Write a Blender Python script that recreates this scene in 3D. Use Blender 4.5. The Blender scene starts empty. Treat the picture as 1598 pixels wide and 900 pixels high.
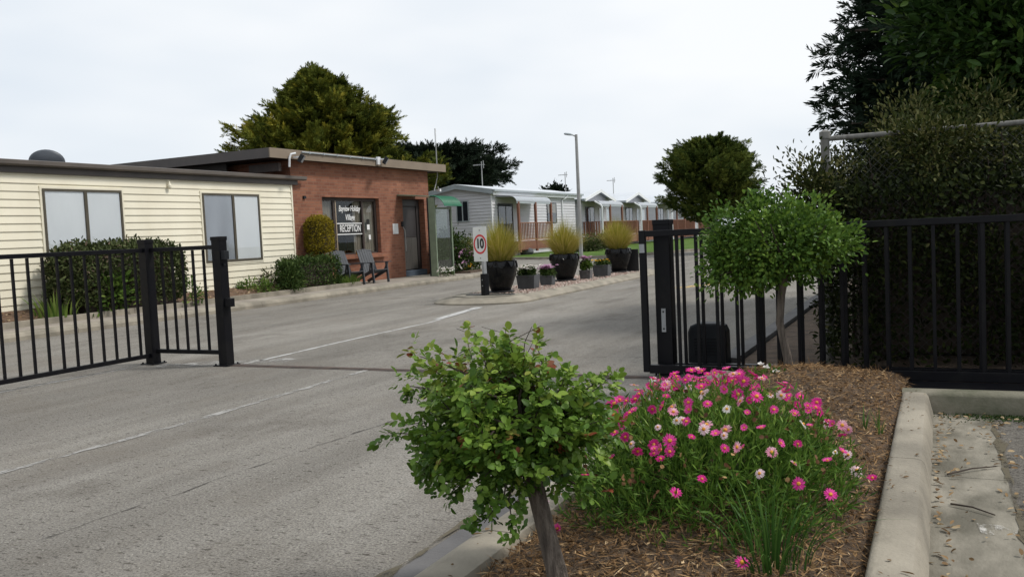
import bpy, math, random
import numpy as np
from mathutils import Matrix, Vector

random.seed(7)
RNG = np.random.default_rng(11)
SC = bpy.context.scene
COL = SC.collection
R = math.radians

# ------------------------------------------------------------------ camera
FPX, EYE = 1380.0, 1.4                      # focal length in photo pixels, eye height
def _n(v): return v / np.linalg.norm(v)
_up = _n(np.array([-.047, 1, 85 / FPX]))
_d = np.array([666, 85 + .047 * 666, -FPX]); _d = _n(_d - _up * _d.dot(_up))
_x = np.cross(_d, _up)
CAM_R = np.array([_x, _d, _up])             # camera axes -> world (Y runs up the road)
cam = bpy.data.objects.new('camera', bpy.data.cameras.new('camera'))
COL.objects.link(cam)
m = Matrix([list(CAM_R[i]) + [0] for i in range(3)] + [[0, 0, 0, 1]])
m.translation = Vector((0, 0, EYE))
cam.matrix_world = m
cam.data.sensor_width = 36; cam.data.lens = 36 * FPX / 1598
cam.data.clip_start = .05; cam.data.clip_end = 3000
SC.camera = cam

def _ray(px, py): return CAM_R @ np.array([px - 799, 450 - py, -FPX])
def G(px, py, z=0.0):
    r = _ray(px, py); return np.array([0, 0, EYE]) + r * ((z - EYE) / r[2])
def atX(px, py, X):
    r = _ray(px, py); return np.array([0, 0, EYE]) + r * (X / r[0])
def atY(px, py, Y):
    r = _ray(px, py); return np.array([0, 0, EYE]) + r * (Y / r[1])

# ------------------------------------------------------------------ sky and sun
SUN_EL, SUN_DIR = 52, Vector((.80, .36, 0))
az = math.atan2(SUN_DIR.x, SUN_DIR.y)
W = bpy.data.worlds.new('World'); SC.world = W; W.use_nodes = True
nt = W.node_tree; nt.nodes.clear()
out = nt.nodes.new('ShaderNodeOutputWorld'); bg = nt.nodes.new('ShaderNodeBackground')
sky = nt.nodes.new('ShaderNodeTexSky'); sky.sky_type = 'NISHITA'; sky.sun_disc = False
sky.sun_elevation = R(SUN_EL); sky.sun_rotation = az
sky.air_density = 1.0; sky.dust_density = 2.0
tc = nt.nodes.new('ShaderNodeTexCoord')
noi = nt.nodes.new('ShaderNodeTexNoise'); noi.inputs['Scale'].default_value = 1.6; noi.inputs['Detail'].default_value = 4
mp = nt.nodes.new('ShaderNodeMapping'); mp.inputs['Scale'].default_value = (1, 1, 3.0)
nt.links.new(tc.outputs['Generated'], mp.inputs['Vector']); nt.links.new(mp.outputs['Vector'], noi.inputs['Vector'])
rmp = nt.nodes.new('ShaderNodeValToRGB')
rmp.color_ramp.elements[0].position = .34; rmp.color_ramp.elements[0].color = (6.9, 7.7, 8.6, 1)
rmp.color_ramp.elements[1].position = .66; rmp.color_ramp.elements[1].color = (9.6, 9.8, 10.0, 1)
nt.links.new(noi.outputs['Fac'], rmp.inputs['Fac'])
mx = nt.nodes.new('ShaderNodeMix'); mx.data_type = 'RGBA'; mx.inputs[0].default_value = .93
nt.links.new(sky.outputs['Color'], mx.inputs[6]); nt.links.new(rmp.outputs['Color'], mx.inputs[7])
nt.links.new(mx.outputs[2], bg.inputs['Color']); bg.inputs['Strength'].default_value = .097
nt.links.new(bg.outputs['Background'], out.inputs['Surface'])
sun = bpy.data.objects.new('sun', bpy.data.lights.new('sun', 'SUN')); COL.objects.link(sun)
sun.data.energy = 2.4; sun.data.angle = R(9); sun.data.color = (1, .96, .9)
sd = SUN_DIR.normalized() * math.cos(R(SUN_EL)) + Vector((0, 0, math.sin(R(SUN_EL))))
sun.rotation_euler = sd.to_track_quat('Z', 'Y').to_euler(); sun.location = (0, 0, 30)
SC.view_settings.view_transform = 'Standard'
try: SC.view_settings.look = 'None'
except Exception: pass
SC.view_settings.exposure = 0.12; SC.view_settings.gamma = 1.0
SC.view_settings.use_curve_mapping = False
SC.cycles.max_bounces = 6; SC.cycles.transparent_max_bounces = 12

# ------------------------------------------------------------------ materials
def _nodes(name):
    mt = bpy.data.materials.new(name); mt.use_nodes = True
    t = mt.node_tree; b = t.nodes['Principled BSDF']
    return mt, t, b
def _noise(t, scale, detail=4, vec=None, stretch=None, rough=.55):
    c = t.nodes.new('ShaderNodeTexCoord'); n = t.nodes.new('ShaderNodeTexNoise')
    n.inputs['Scale'].default_value = scale; n.inputs['Detail'].default_value = detail; n.inputs['Roughness'].default_value = rough
    src = c.outputs['Object']
    if stretch:
        mpn = t.nodes.new('ShaderNodeMapping'); mpn.inputs['Scale'].default_value = stretch
        t.links.new(src, mpn.inputs['Vector']); src = mpn.outputs['Vector']
    t.links.new(src, n.inputs['Vector'])
    return n.outputs['Fac']
def _ramp(t, fac, stops):
    r = t.nodes.new('ShaderNodeValToRGB'); e = r.color_ramp.elements
    while len(e) < len(stops): e.new(.5)
    for k, (p, c) in enumerate(stops):
        e[k].position = p; e[k].color = (*c, 1) if len(c) == 3 else c
    t.links.new(fac, r.inputs['Fac']); return r.outputs['Color']
def _mix(t, fac, a, b, mode='MIX'):
    x = t.nodes.new('ShaderNodeMix'); x.data_type = 'RGBA'; x.blend_type = mode
    if isinstance(fac, float): x.inputs[0].default_value = fac
    else: t.links.new(fac, x.inputs[0])
    for i, v in ((6, a), (7, b)):
        if isinstance(v, tuple): x.inputs[i].default_value = (*v, 1)
        else: t.links.new(v, x.inputs[i])
    return x.outputs[2]
def _bump(t, b, h, strength, dist=.01):
    bp = t.nodes.new('ShaderNodeBump'); bp.inputs['Strength'].default_value = strength; bp.inputs['Distance'].default_value = dist
    t.links.new(h, bp.inputs['Height']); t.links.new(bp.outputs['Normal'], b.inputs['Normal'])
def mat(name, c, rough=.6, c2=None, scale=4, bump=0, bscale=60, metal=0, spec=.5, stretch=None, lo=.35, hi=.65, bdist=.01):
    mt, t, b = _nodes(name)
    if c2 is None: c2 = tuple(x * .82 for x in c)
    t.links.new(_ramp(t, _noise(t, scale, 6, stretch=stretch), [(lo, c), (hi, c2)]), b.inputs['Base Color'])
    b.inputs['Roughness'].default_value = rough; b.inputs['Metallic'].default_value = metal
    b.inputs['Specular IOR Level'].default_value = spec
    if bump: _bump(t, b, _noise(t, bscale, 5, stretch=stretch), bump, bdist)
    return mt
def foliage(name, stops, rough=.5, trans=.25, spec=.35):
    mt, t, b = _nodes(name)
    a = t.nodes.new('ShaderNodeAttribute'); a.attribute_name = 'tone'
    col = _ramp(t, a.outputs['Fac'], stops)
    t.links.new(col, b.inputs['Base Color']); b.inputs['Roughness'].default_value = rough
    b.inputs['Specular IOR Level'].default_value = spec * .35
    if trans:
        tr = t.nodes.new('ShaderNodeBsdfTranslucent'); t.links.new(col, tr.inputs['Color'])
        ms = t.nodes.new('ShaderNodeMixShader'); ms.inputs[0].default_value = trans
        t.links.new(b.outputs[0], ms.inputs[1]); t.links.new(tr.outputs[0], ms.inputs[2])
        t.links.new(ms.outputs[0], t.nodes['Material Output'].inputs['Surface'])
    return mt
def glass(name, tint=(.8, .85, .85), refl=.09):
    mt, t, b = _nodes(name); t.nodes.remove(b)
    tr = t.nodes.new('ShaderNodeBsdfTransparent'); tr.inputs['Color'].default_value = (*tint, 1)
    gl = t.nodes.new('ShaderNodeBsdfGlossy'); gl.inputs['Roughness'].default_value = .015
    lw = t.nodes.new('ShaderNodeLayerWeight'); lw.inputs['Blend'].default_value = .5
    fr = t.nodes.new('ShaderNodeMath'); fr.operation = 'POWER'; fr.inputs[1].default_value = 4; t.links.new(lw.outputs['Facing'], fr.inputs[0])
    ad = t.nodes.new('ShaderNodeMath'); ad.operation = 'ADD'; ad.use_clamp = True; ad.inputs[1].default_value = refl
    t.links.new(fr.outputs[0], ad.inputs[0])
    ms = t.nodes.new('ShaderNodeMixShader'); t.links.new(ad.outputs[0], ms.inputs[0])
    t.links.new(tr.outputs[0], ms.inputs[1]); t.links.new(gl.outputs[0], ms.inputs[2])
    t.links.new(ms.outputs[0], t.nodes['Material Output'].inputs['Surface'])
    return mt
def asphalt(name, base, dark, pale, fine=1.0):
    mt, t, b = _nodes(name)
    patch = _ramp(t, _noise(t, .35, 5, stretch=(1.0, .35, 1)), [(.32, dark), (.68, base)])
    streak = _ramp(t, _noise(t, 1.6, 6, stretch=(1.6, .22, 1), rough=.7), [(.38, (.66, .64, .62)), (.62, (1.06, 1.06, 1.06))])
    c = _mix(t, .55, patch, streak, 'MULTIPLY')
    spk = _ramp(t, _noise(t, 75 * fine, 3, rough=.8), [(.36, (.25, .24, .23)), (.5, (1, 1, 1)), (.64, (1.55, 1.53, 1.48))])
    c = _mix(t, .75, c, spk, 'MULTIPLY')
    pit = _ramp(t, _noise(t, 26 * fine, 4, rough=.7, stretch=(.55, 1.3, 1)), [(.35, (.25, .23, .21)), (.43, (1, 1, 1))])
    c = _mix(t, .9, c, pit, 'MULTIPLY')
    vo = t.nodes.new('ShaderNodeTexVoronoi'); vo.inputs['Scale'].default_value = 42 * fine
    cc = t.nodes.new('ShaderNodeTexCoord'); t.links.new(cc.outputs['Object'], vo.inputs['Vector'])
    st = _ramp(t, vo.outputs['Distance'], [(.10, (1, 1, 1)), (.17, (0, 0, 0))])
    gate = _ramp(t, _noise(t, 21, 2), [(.52, (0, 0, 0)), (.60, (1, 1, 1))])
    msk = _mix(t, 1.0, st, gate, 'MULTIPLY')
    c = _mix(t, msk, c, pale)
    trk = _ramp(t, _noise(t, .55, 3, stretch=(1.5, .05, 1)), [(.36, (.80, .79, .78)), (.64, (1.12, 1.12, 1.11))])
    c = _mix(t, .7, c, trk, 'MULTIPLY')
    oil = _ramp(t, _noise(t, .9, 7, rough=.65, stretch=(1, .7, 1)), [(.54, (1, 1, 1)), (.68, (.60, .58, .56))])
    c = _mix(t, .8, c, oil, 'MULTIPLY')
    dirt = _ramp(t, _noise(t, .8, 6, rough=.7), [(.50, (0, 0, 0)), (.78, (.6, .6, .6))])
    c = _mix(t, dirt, c, (.16, .135, .105))
    t.links.new(c, b.inputs['Base Color']); b.inputs['Roughness'].default_value = .88; b.inputs['Specular IOR Level'].default_value = .3
    _bump(t, b, _noise(t, 80 * fine, 5, rough=.8), .8, .012)
    return mt
def paint_worn(name, c, cover=.5):
    mt, t, b = _nodes(name)
    b.inputs['Base Color'].default_value = (*c, 1); b.inputs['Roughness'].default_value = .8
    tr = t.nodes.new('ShaderNodeBsdfTransparent'); ms = t.nodes.new('ShaderNodeMixShader')
    k = _ramp(t, _noise(t, 9, 8, rough=.78, stretch=(1, .45, 1)), [(cover - .05, (1, 1, 1)), (cover + .07, (0, 0, 0))])
    t.links.new(k, ms.inputs[0]); t.links.new(tr.outputs[0], ms.inputs[1]); t.links.new(b.outputs[0], ms.inputs[2])
    t.links.new(ms.outputs[0], t.nodes['Material Output'].inputs['Surface'])
    return mt
def brick(name):
    mt, t, b = _nodes(name)
    c = t.nodes.new('ShaderNodeTexCoord'); s = t.nodes.new('ShaderNodeSeparateXYZ'); t.links.new(c.outputs['Object'], s.inputs[0])
    ad = t.nodes.new('ShaderNodeMath'); ad.operation = 'ADD'; t.links.new(s.outputs[0], ad.inputs[0]); t.links.new(s.outputs[1], ad.inputs[1])
    cb = t.nodes.new('ShaderNodeCombineXYZ'); t.links.new(ad.outputs[0], cb.inputs[0]); t.links.new(s.outputs[2], cb.inputs[1])
    bt = t.nodes.new('ShaderNodeTexBrick'); t.links.new(cb.outputs[0], bt.inputs['Vector'])
    bt.inputs['Scale'].default_value = 1; bt.inputs['Brick Width'].default_value = .25; bt.inputs['Row Height'].default_value = .092
    bt.inputs['Mortar Size'].default_value = .007; bt.inputs['Mortar Smooth'].default_value = .2; bt.inputs['Bias'].default_value = -.1
    bt.inputs['Color1'].default_value = (.30, .132, .08, 1); bt.inputs['Color2'].default_value = (.20, .082, .053, 1)
    bt.inputs['Mortar'].default_value = (.27, .165, .12, 1)
    big = _ramp(t, _noise(t, .9, 5), [(.3, (.72, .68, .66)), (.7, (1.15, 1.12, 1.1))])
    col = _mix(t, .8, bt.outputs['Color'], big, 'MULTIPLY')
    eff = _ramp(t, _noise(t, 3.2, 7, stretch=(.4, .4, 3), rough=.75), [(.64, (0, 0, 0)), (.74, (.75, .75, .75))])
    pale = _mix(t, bt.outputs['Fac'], (0., 0., 0.), eff)
    col = _mix(t, pale, col, (.5, .42, .33))
    t.links.new(col, b.inputs['Base Color']); b.inputs['Roughness'].default_value = .85; b.inputs['Specular IOR Level'].default_value = .25
    inv = t.nodes.new('ShaderNodeMath'); inv.operation = 'SUBTRACT'; inv.inputs[0].default_value = 1; t.links.new(bt.outputs['Fac'], inv.inputs[1])
    _bump(t, b, inv.outputs[0], .6, .01)
    return mt

M = {}
M['asphalt'] = asphalt('aged_asphalt', (.268, .252, .226), (.19, .178, .158), (.52, .5, .45))
M['carpark'] = asphalt('dark_asphalt', (.21, .195, .17), (.12, .112, .10), (.3, .28, .25), .9)
M['concrete'] = mat('kerb_concrete', (.315, .28, .22), .85, (.18, .16, .125), 2.4, .5, 45)
M['concrete_moss_shade'] = mat('mossy_shaded_concrete', (.21, .19, .145), .9, (.095, .095, .06), 3.5, .5, 45)  # back kerb: moss colour, with some shade put into the darker tone
M['concrete_old'] = mat('stained_concrete', (.27, .245, .195), .85, (.105, .095, .07), 2.2, .5, 40, stretch=(1.6, .8, 1), lo=.38, hi=.62)
M['concrete_dark'] = mat('wet_concrete', (.125, .12, .118), .8, (.075, .072, .072), 2.6, .5, 60)
M['path'] = mat('path_concrete', (.33, .29, .24), .9, (.22, .19, .16), 2.0, .4, 40)
M['soil'] = mat('garden_soil', (.13, .09, .06), .95, (.065, .045, .03), 8, .9, 40, bdist=.03)
M['soil_red'] = mat('bark_soil', (.17, .10, .06), .95, (.08, .05, .03), 9, .9, 40, bdist=.03)
M['mulch_bed'] = mat('mulch_soil', (.125, .083, .05), .95, (.055, .036, .022), 14, 1.0, 60, bdist=.03)
M['lawn'] = mat('lawn_grass', (.10, .165, .03), .9, (.055, .105, .02), 1.2, 1.0, 30, bdist=.04, spec=.1)
M['ground'] = mat('rough_grass', (.10, .12, .05), .95, (.07, .075, .035), .5, .6, 10)
M['white_line'] = paint_worn('worn_white_paint', (.43, .425, .41), .58)
M['faint_line'] = paint_worn('faint_white_paint', (.30, .29, .27), .50)
M['smear'] = paint_worn('paint_smear', (.48, .46, .42), .42)
M['yellow_line'] = paint_worn('worn_yellow_paint', (.5, .34, .12), .5)
M['crack'] = paint_worn('crack_fill', (.06, .053, .045), .50)
M['joint'] = paint_worn('joint_moss', (.09, .075, .045), .52)
M['black'] = mat('black_powdercoat', (.005, .005, .007), .42, (.013, .0125, .012), 7, .05, 80, spec=.18, lo=.45, hi=.85)
M['black_box'] = mat('black_plastic', (.012, .013, .016), .5, (.018, .02, .023), 8, spec=.2)
M['steel'] = mat('galvanised_steel', (.42, .43, .44), .5, (.3, .31, .32), 10, metal=.6)
M['pole'] = mat('weathered_pole', (.36, .36, .35), .7, (.26, .26, .25), 6, stretch=(4, 4, .5))
M['old_pipe'] = mat('old_pipe', (.20, .195, .18), .8, (.11, .105, .095), 9, stretch=(2, 2, .6))
M['wire'] = mat('old_wire', (.10, .10, .095), .7)
M['rust'] = mat('rusty_track', (.13, .09, .07), .75, (.06, .05, .045), 9, metal=.3)
M['cream'] = mat('cream_vinyl', (.80, .75, .60), .55, (.72, .665, .52), 1.1, stretch=(1, 1.2, .5), lo=.38, hi=.72)
M['brown_trim'] = mat('brown_paint', (.075, .062, .055), .5, (.055, .046, .042), 2)
M['gutter_brown'] = mat('brown_gutter', (.13, .108, .092), .4, (.10, .085, .074), 2)
M['bronze'] = mat('bronze_frame', (.10, .085, .06), .45, metal=.3)
M['blind'] = mat('white_blind', (.80, .81, .81), .8, (.74, .75, .755), .9, stretch=(1, 2, .6))
M['blind_grey'] = mat('grey_blind', (.33, .35, .39), .8, (.25, .27, .3), .9, stretch=(1, 2, .6))
M['glass'] = glass('window_glass', (.95, .96, .965), .07)
M['glass_dark'] = glass('cabin_glass', (.85, .88, .9), .02)
M['glass_green'] = glass('screen_glass', (.70, .76, .73), .10)
M['brick'] = brick('red_brick')
M['tan_fascia'] = mat('tan_fascia', (.235, .185, .135), .65, (.19, .148, .108), 2.2, stretch=(1, .5, 1))
M['dark_brown'] = mat('dark_brown_timber', (.055, .038, .032), .7, (.035, .026, .022), 5)
M['panel_grey'] = mat('grey_panel', (.075, .068, .064), .7)
M['curtain'] = mat('beige_curtain', (.36, .285, .205), .9, (.27, .21, .15), 6, stretch=(1, 4, .3))
M['interior'] = mat('dim_interior', (.02, .018, .017), .9)
M['white'] = mat('white_paint', (.78, .78, .77), .5, (.7, .7, .69), 4)
M['white_letter'] = mat('white_vinyl_letter', (.80, .80, .79), .5, (.76, .76, .75), 4)
M['black_ink'] = mat('black_ink', (.012, .012, .012), .6)
M['red_ink'] = mat('red_ink', (.62, .035, .04), .5, (.55, .03, .035), 5)
M['sign_face'] = mat('sign_face', (.70, .71, .68), .45, (.62, .63, .6), 3)
M['green_post'] = mat('green_frame', (.20, .25, .17), .5, (.15, .19, .13), 4)
M['green_awning'] = mat('green_awning', (.012, .13, .065), .5, (.009, .10, .05), 3, spec=.3)
M['door_dark'] = mat('dark_door', (.035, .03, .03), .5)
M['door_mesh'] = mat('door_mesh', (.085, .078, .07), .6, (.06, .055, .05), 40)
M['blue_step'] = mat('blue_grey_step', (.065, .085, .115), .6)
M['chair_grey'] = mat('grey_plastic', (.055, .06, .068), .5, (.04, .044, .05), 5)
M['yellow'] = mat('yellow_plastic', (.75, .36, .02), .5)
M['siding_grey'] = mat('grey_vinyl', (.60, .595, .62), .55, (.54, .535, .56), 1.5, stretch=(.6, .6, 3))
M['trim_white'] = mat('white_trim', (.78, .79, .80), .45, (.74, .75, .76), 3)
M['roof_metal'] = mat('pale_metal_roof', (.62, .65, .68), .35, (.56, .59, .62), 2, metal=.2)
M['gutter_grey'] = mat('grey_gutter', (.36, .40, .42), .4, (.31, .34, .36), 2)
M['canopy_grey'] = mat('grey_canopy', (.36, .385, .41), .45, (.31, .335, .36), 3)
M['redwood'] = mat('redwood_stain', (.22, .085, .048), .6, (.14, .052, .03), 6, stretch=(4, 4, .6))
M['redwood_pale'] = mat('pale_redwood_stain', (.33, .155, .085), .6, (.22, .095, .052), 7, stretch=(4, 4, .6))  # paler redwood tone for the nearest cabin railing
M['frame_dark'] = mat('dark_window_frame', (.03, .035, .045), .4)
M['dark_blind'] = mat('charcoal_blind', (.022, .024, .03), .9)
M['pot'] = mat('black_glaze', (.005, .005, .006), .2, (.008, .008, .009), 5, spec=.25)
M['tray'] = mat('black_tray', (.018, .018, .02), .5)
M['planter'] = mat('slate_planter', (.075, .078, .085), .7, (.05, .052, .058), 6, .3, 30)
M['terracotta'] = mat('flecked_planter', (.16, .15, .15), .8, (.09, .085, .085), 12, .4, 30)
M['dish'] = mat('grey_dish', (.075, .085, .10), .5)
M['bark'] = mat('rough_grey_bark', (.20, .165, .135), .9, (.075, .06, .048), 16, 1.0, 38, stretch=(3, 3, .4), bdist=.03)
M['bark_dark'] = mat('dark_bark', (.075, .055, .042), .9, (.04, .03, .024), 8, .9, 30, stretch=(3, 3, .5))
M['twig'] = mat('brown_twig', (.06, .042, .03), .9, (.035, .026, .02), 12)
M['pebble'] = foliage('pink_pebbles', [(0, (.20, .12, .10)), (.5, (.38, .27, .23)), (1, (.55, .47, .42))], .7, 0)
M['chips'] = foliage('straw_mulch', [(0, (.07, .04, .02)), (.4, (.20, .118, .058)), (.8, (.37, .235, .115)), (1, (.56, .41, .24))], .85, 0, .2)
M['dry_leaf'] = foliage('dry_leaves', [(0, (.10, .06, .03)), (.5, (.28, .18, .09)), (1, (.46, .36, .22))], .7, .15)
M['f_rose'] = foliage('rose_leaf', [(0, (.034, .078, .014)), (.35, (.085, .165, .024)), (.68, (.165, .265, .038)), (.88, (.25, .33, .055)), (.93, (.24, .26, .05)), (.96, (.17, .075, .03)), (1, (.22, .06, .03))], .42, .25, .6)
M['f_std'] = foliage('fine_green_leaf', [(0, (.032, .07, .013)), (.5, (.085, .165, .026)), (1, (.19, .29, .045))], .45, .25, .5)
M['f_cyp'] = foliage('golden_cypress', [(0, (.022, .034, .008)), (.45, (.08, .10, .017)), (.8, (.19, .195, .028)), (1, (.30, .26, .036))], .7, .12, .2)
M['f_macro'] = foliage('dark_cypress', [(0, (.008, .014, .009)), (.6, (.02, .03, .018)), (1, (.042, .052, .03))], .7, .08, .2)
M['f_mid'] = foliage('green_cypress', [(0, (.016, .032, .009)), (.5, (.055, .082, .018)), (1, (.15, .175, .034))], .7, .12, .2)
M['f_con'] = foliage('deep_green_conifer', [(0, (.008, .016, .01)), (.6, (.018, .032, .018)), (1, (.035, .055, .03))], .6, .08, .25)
M['f_broad'] = foliage('pittosporum_leaf', [(0, (.014, .034, .008)), (.6, (.042, .085, .017)), (1, (.13, .20, .035))], .4, .25, .5)
M['f_hedge'] = foliage('olive_hedge', [(0, (.009, .014, .005)), (.5, (.030, .042, .011)), (.85, (.062, .074, .019)), (1, (.15, .145, .055))], .5, .15, .3)
M['f_box'] = foliage('box_hedge', [(0, (.018, .036, .01)), (.55, (.048, .085, .02)), (1, (.13, .175, .05))], .55, .15, .3)
M['f_grey'] = foliage('grey_green_shrub', [(0, (.026, .036, .013)), (.5, (.066, .085, .03)), (.85, (.13, .15, .06)), (1, (.19, .14, .1))], .6, .15, .3)
M['f_gold'] = foliage('golden_topiary', [(0, (.10, .085, .012)), (.5, (.25, .20, .02)), (1, (.42, .32, .035))], .6, .2, .25)
M['f_lime'] = foliage('fresh_green', [(0, (.04, .085, .015)), (.6, (.10, .17, .03)), (1, (.19, .25, .06))], .5, .25, .3)
M['f_grass'] = foliage('ornamental_grass', [(0, (.09, .115, .017)), (.4, (.25, .255, .032)), (.75, (.45, .39, .06)), (1, (.66, .5, .22))], .6, .25, .25)
M['f_daisy'] = foliage('daisy_leaf', [(0, (.034, .078, .013)), (.5, (.10, .19, .028)), (.9, (.22, .32, .055)), (1, (.3, .29, .1))], .5, .25, .35)
M['f_strap'] = foliage('strap_leaf', [(0, (.02, .055, .011)), (.6, (.05, .12, .022)), (1, (.12, .21, .045))], .45, .2, .4)
M['dead_head'] = foliage('spent_heads', [(0, (.09, .05, .03)), (.6, (.2, .10, .05)), (1, (.35, .22, .10))], .8, 0)
M['p_pink'] = foliage('pink_petal', [(0, (.55, .02, .20)), (.5, (.74, .05, .33)), (1, (.85, .14, .45))], .6, .25, .2)
M['p_pale'] = foliage('pale_pink_petal', [(0, (.72, .25, .40)), (.5, (.82, .5, .58)), (1, (.88, .72, .74))], .6, .25, .2)
M['p_white'] = foliage('white_petal', [(0, (.78, .72, .68)), (1, (.88, .86, .82))], .6, .25, .2)
M['p_yellow'] = foliage('yellow_petal', [(0, (.75, .33, .02)), (1, (.85, .6, .05))], .6, .2, .2)
M['p_mauve'] = foliage('mauve_petal', [(0, (.5, .25, .42)), (1, (.72, .5, .66))], .6, .2, .2)
M['disc_y'] = mat('yellow_disc', (.7, .38, .03), .8, (.5, .16, .03), 60)
M['disc_r'] = mat('rusty_disc', (.45, .12, .04), .8, (.6, .3, .03), 60)

# ------------------------------------------------------------------ mesh helpers
class MB:
    def __init__(s): s.v = []; s.f = []; s.mi = []
    def add(s, vs, fs, mi=0):
        o = len(s.v); s.v += [tuple(map(float, v)) for v in vs]; s.f += [tuple(i + o for i in f) for f in fs]; s.mi += [mi] * len(fs); return s
    def box(s, x0, x1, y0, y1, z0, z1, mi=0):
        v = [(x, y, z) for x in (x0, x1) for y in (y0, y1) for z in (z0, z1)]
        return s.add(v, [(0, 1, 3, 2), (4, 6, 7, 5), (0, 4, 5, 1), (2, 3, 7, 6), (0, 2, 6, 4), (1, 5, 7, 3)], mi)
    def bar(s, p, q, w, h, upv=(0, 0, 1), mi=0):
        p, q = Vector(p), Vector(q); d = (q - p).normalized(); u = Vector(upv)
        if abs(d.dot(u)) > .97: u = Vector((1, 0, 0))
        a = d.cross(u).normalized(); b = a.cross(d).normalized(); v = []
        for e in (p, q):
            for i, j in ((-1, -1), (1, -1), (1, 1), (-1, 1)): v.append(e + a * (i * w / 2) + b * (j * h / 2))
        return s.add(v, [(3, 2, 1, 0), (4, 5, 6, 7), (0, 1, 5, 4), (1, 2, 6, 5), (2, 3, 7, 6), (3, 0, 4, 7)], mi)
    def tube(s, pts, rad, n=8, mi=0):
        pts = [Vector(p) for p in pts]
        if not hasattr(rad, '__len__'): rad = [rad] * len(pts)
        vs, fs = [], []; ref = None
        for i, p in enumerate(pts):
            d = (pts[min(i + 1, len(pts) - 1)] - pts[max(i - 1, 0)])
            d = d.normalized() if d.length > 1e-9 else Vector((0, 0, 1))
            if ref is None: ref = Vector((1, 0, 0)) if abs(d.x) < .8 else Vector((0, 1, 0))
            a = (ref - d * ref.dot(d)).normalized(); ref = a; b = d.cross(a)
            for k in range(n):
                t = 2 * math.pi * k / n; vs.append(p + (a * math.cos(t) + b * math.sin(t)) * rad[i])
        for i in range(len(pts) - 1):
            for k in range(n):
                k2 = (k + 1) % n; fs.append((i * n + k, i * n + k2, (i + 1) * n + k2, (i + 1) * n + k))
        fs.append(tuple(reversed(range(n)))); fs.append(tuple((len(pts) - 1) * n + k for k in range(n)))
        return s.add(vs, fs, mi)
    def lathe(s, prof, n=32, c=(0, 0, 0), mi=0, sx=1, sy=1, cap=True):
        vs, fs = [], []
        for r, z in prof:
            for k in range(n):
                t = 2 * math.pi * k / n; vs.append((c[0] + r * sx * math.cos(t), c[1] + r * sy * math.sin(t), c[2] + z))
        for i in range(len(prof) - 1):
            for k in range(n):
                k2 = (k + 1) % n; fs.append((i * n + k, i * n + k2, (i + 1) * n + k2, (i + 1) * n + k))
        if cap:
            fs.append(tuple(reversed(range(n)))); fs.append(tuple((len(prof) - 1) * n + k for k in range(n)))
        return s.add(vs, fs, mi)
    def extrude(s, prof, axis, a0, a1, mi=0):
        """closed profile of (u, z); axis 'y': u is x, swept along y; axis 'x': u is y, swept along x"""
        n = len(prof)
        f = (lambda u, z, a: (u, a, z)) if axis == 'y' else (lambda u, z, a: (a, u, z))
        vs = [f(u, z, a0) for u, z in prof] + [f(u, z, a1) for u, z in prof]
        fs = [(i, (i + 1) % n, n + (i + 1) % n, n + i) for i in range(n)] + [tuple(reversed(range(n))), tuple(range(n, 2 * n))]
        return s.add(vs, fs, mi)
    def prism(s, poly, z0, z1, mi=0):
        n = len(poly); vs = [(x, y, z0) for x, y in poly] + [(x, y, z1) for x, y in poly]
        return s.add(vs, [(i, (i + 1) % n, n + (i + 1) % n, n + i) for i in range(n)] + [tuple(reversed(range(n))), tuple(range(n, 2 * n))], mi)
    def build(s, name, mats, parent=None, smooth=False, bevel=0, loc=None, seg=2):
        me = bpy.data.meshes.new(name); me.from_pydata(s.v, [], s.f); me.update()
        if not isinstance(mats, (list, tuple)): mats = [mats]
        for x in mats: me.materials.append(x)
        if len(mats) > 1: me.polygons.foreach_set('material_index', s.mi)
        import bmesh
        bm = bmesh.new(); bm.from_mesh(me); bmesh.ops.recalc_face_normals(bm, faces=bm.faces); bm.to_mesh(me); bm.free()
        if smooth:
            me.polygons.foreach_set('use_smooth', [True] * len(me.polygons))
            try: me.set_sharp_from_angle(angle=R(40))
            except Exception: pass
        o = bpy.data.objects.new(name, me); COL.objects.link(o)
        if parent: o.parent = parent
        if loc is not None: o.location = loc
        if bevel:
            b = o.modifiers.new('edge', 'BEVEL'); b.width = bevel; b.segments = seg; b.limit_method = 'ANGLE'; b.angle_limit = R(50)
        return o

def tag(o, label=None, cat=None, group=None, kind=None):
    if label: o['label'] = label
    if cat: o['category'] = cat
    if group: o['group'] = group
    if kind: o['kind'] = kind
    return o
def thing(name, loc, label, cat, group=None, rz=0):
    o = bpy.data.objects.new(name, None); COL.objects.link(o); o.empty_display_size = .1
    o.location = tuple(float(v) for v in loc); o.rotation_euler = (0, 0, rz)
    return tag(o, label, cat, group)
def copy_thing(src, loc, label, group=None, rz=None):
    c = src.copy(); COL.objects.link(c); c.location = tuple(float(v) for v in loc); c['label'] = label
    if rz is not None: c.rotation_euler = (0, 0, rz)
    for ch in list(src.children):
        k = ch.copy(); COL.objects.link(k); k.parent = c
        for g in list(ch.children):
            q = g.copy(); COL.objects.link(q); q.parent = k
    return c
def structure(mb, name, mt, **kw):
    return tag(mb.build(name, mt, **kw), kind='structure')

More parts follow.
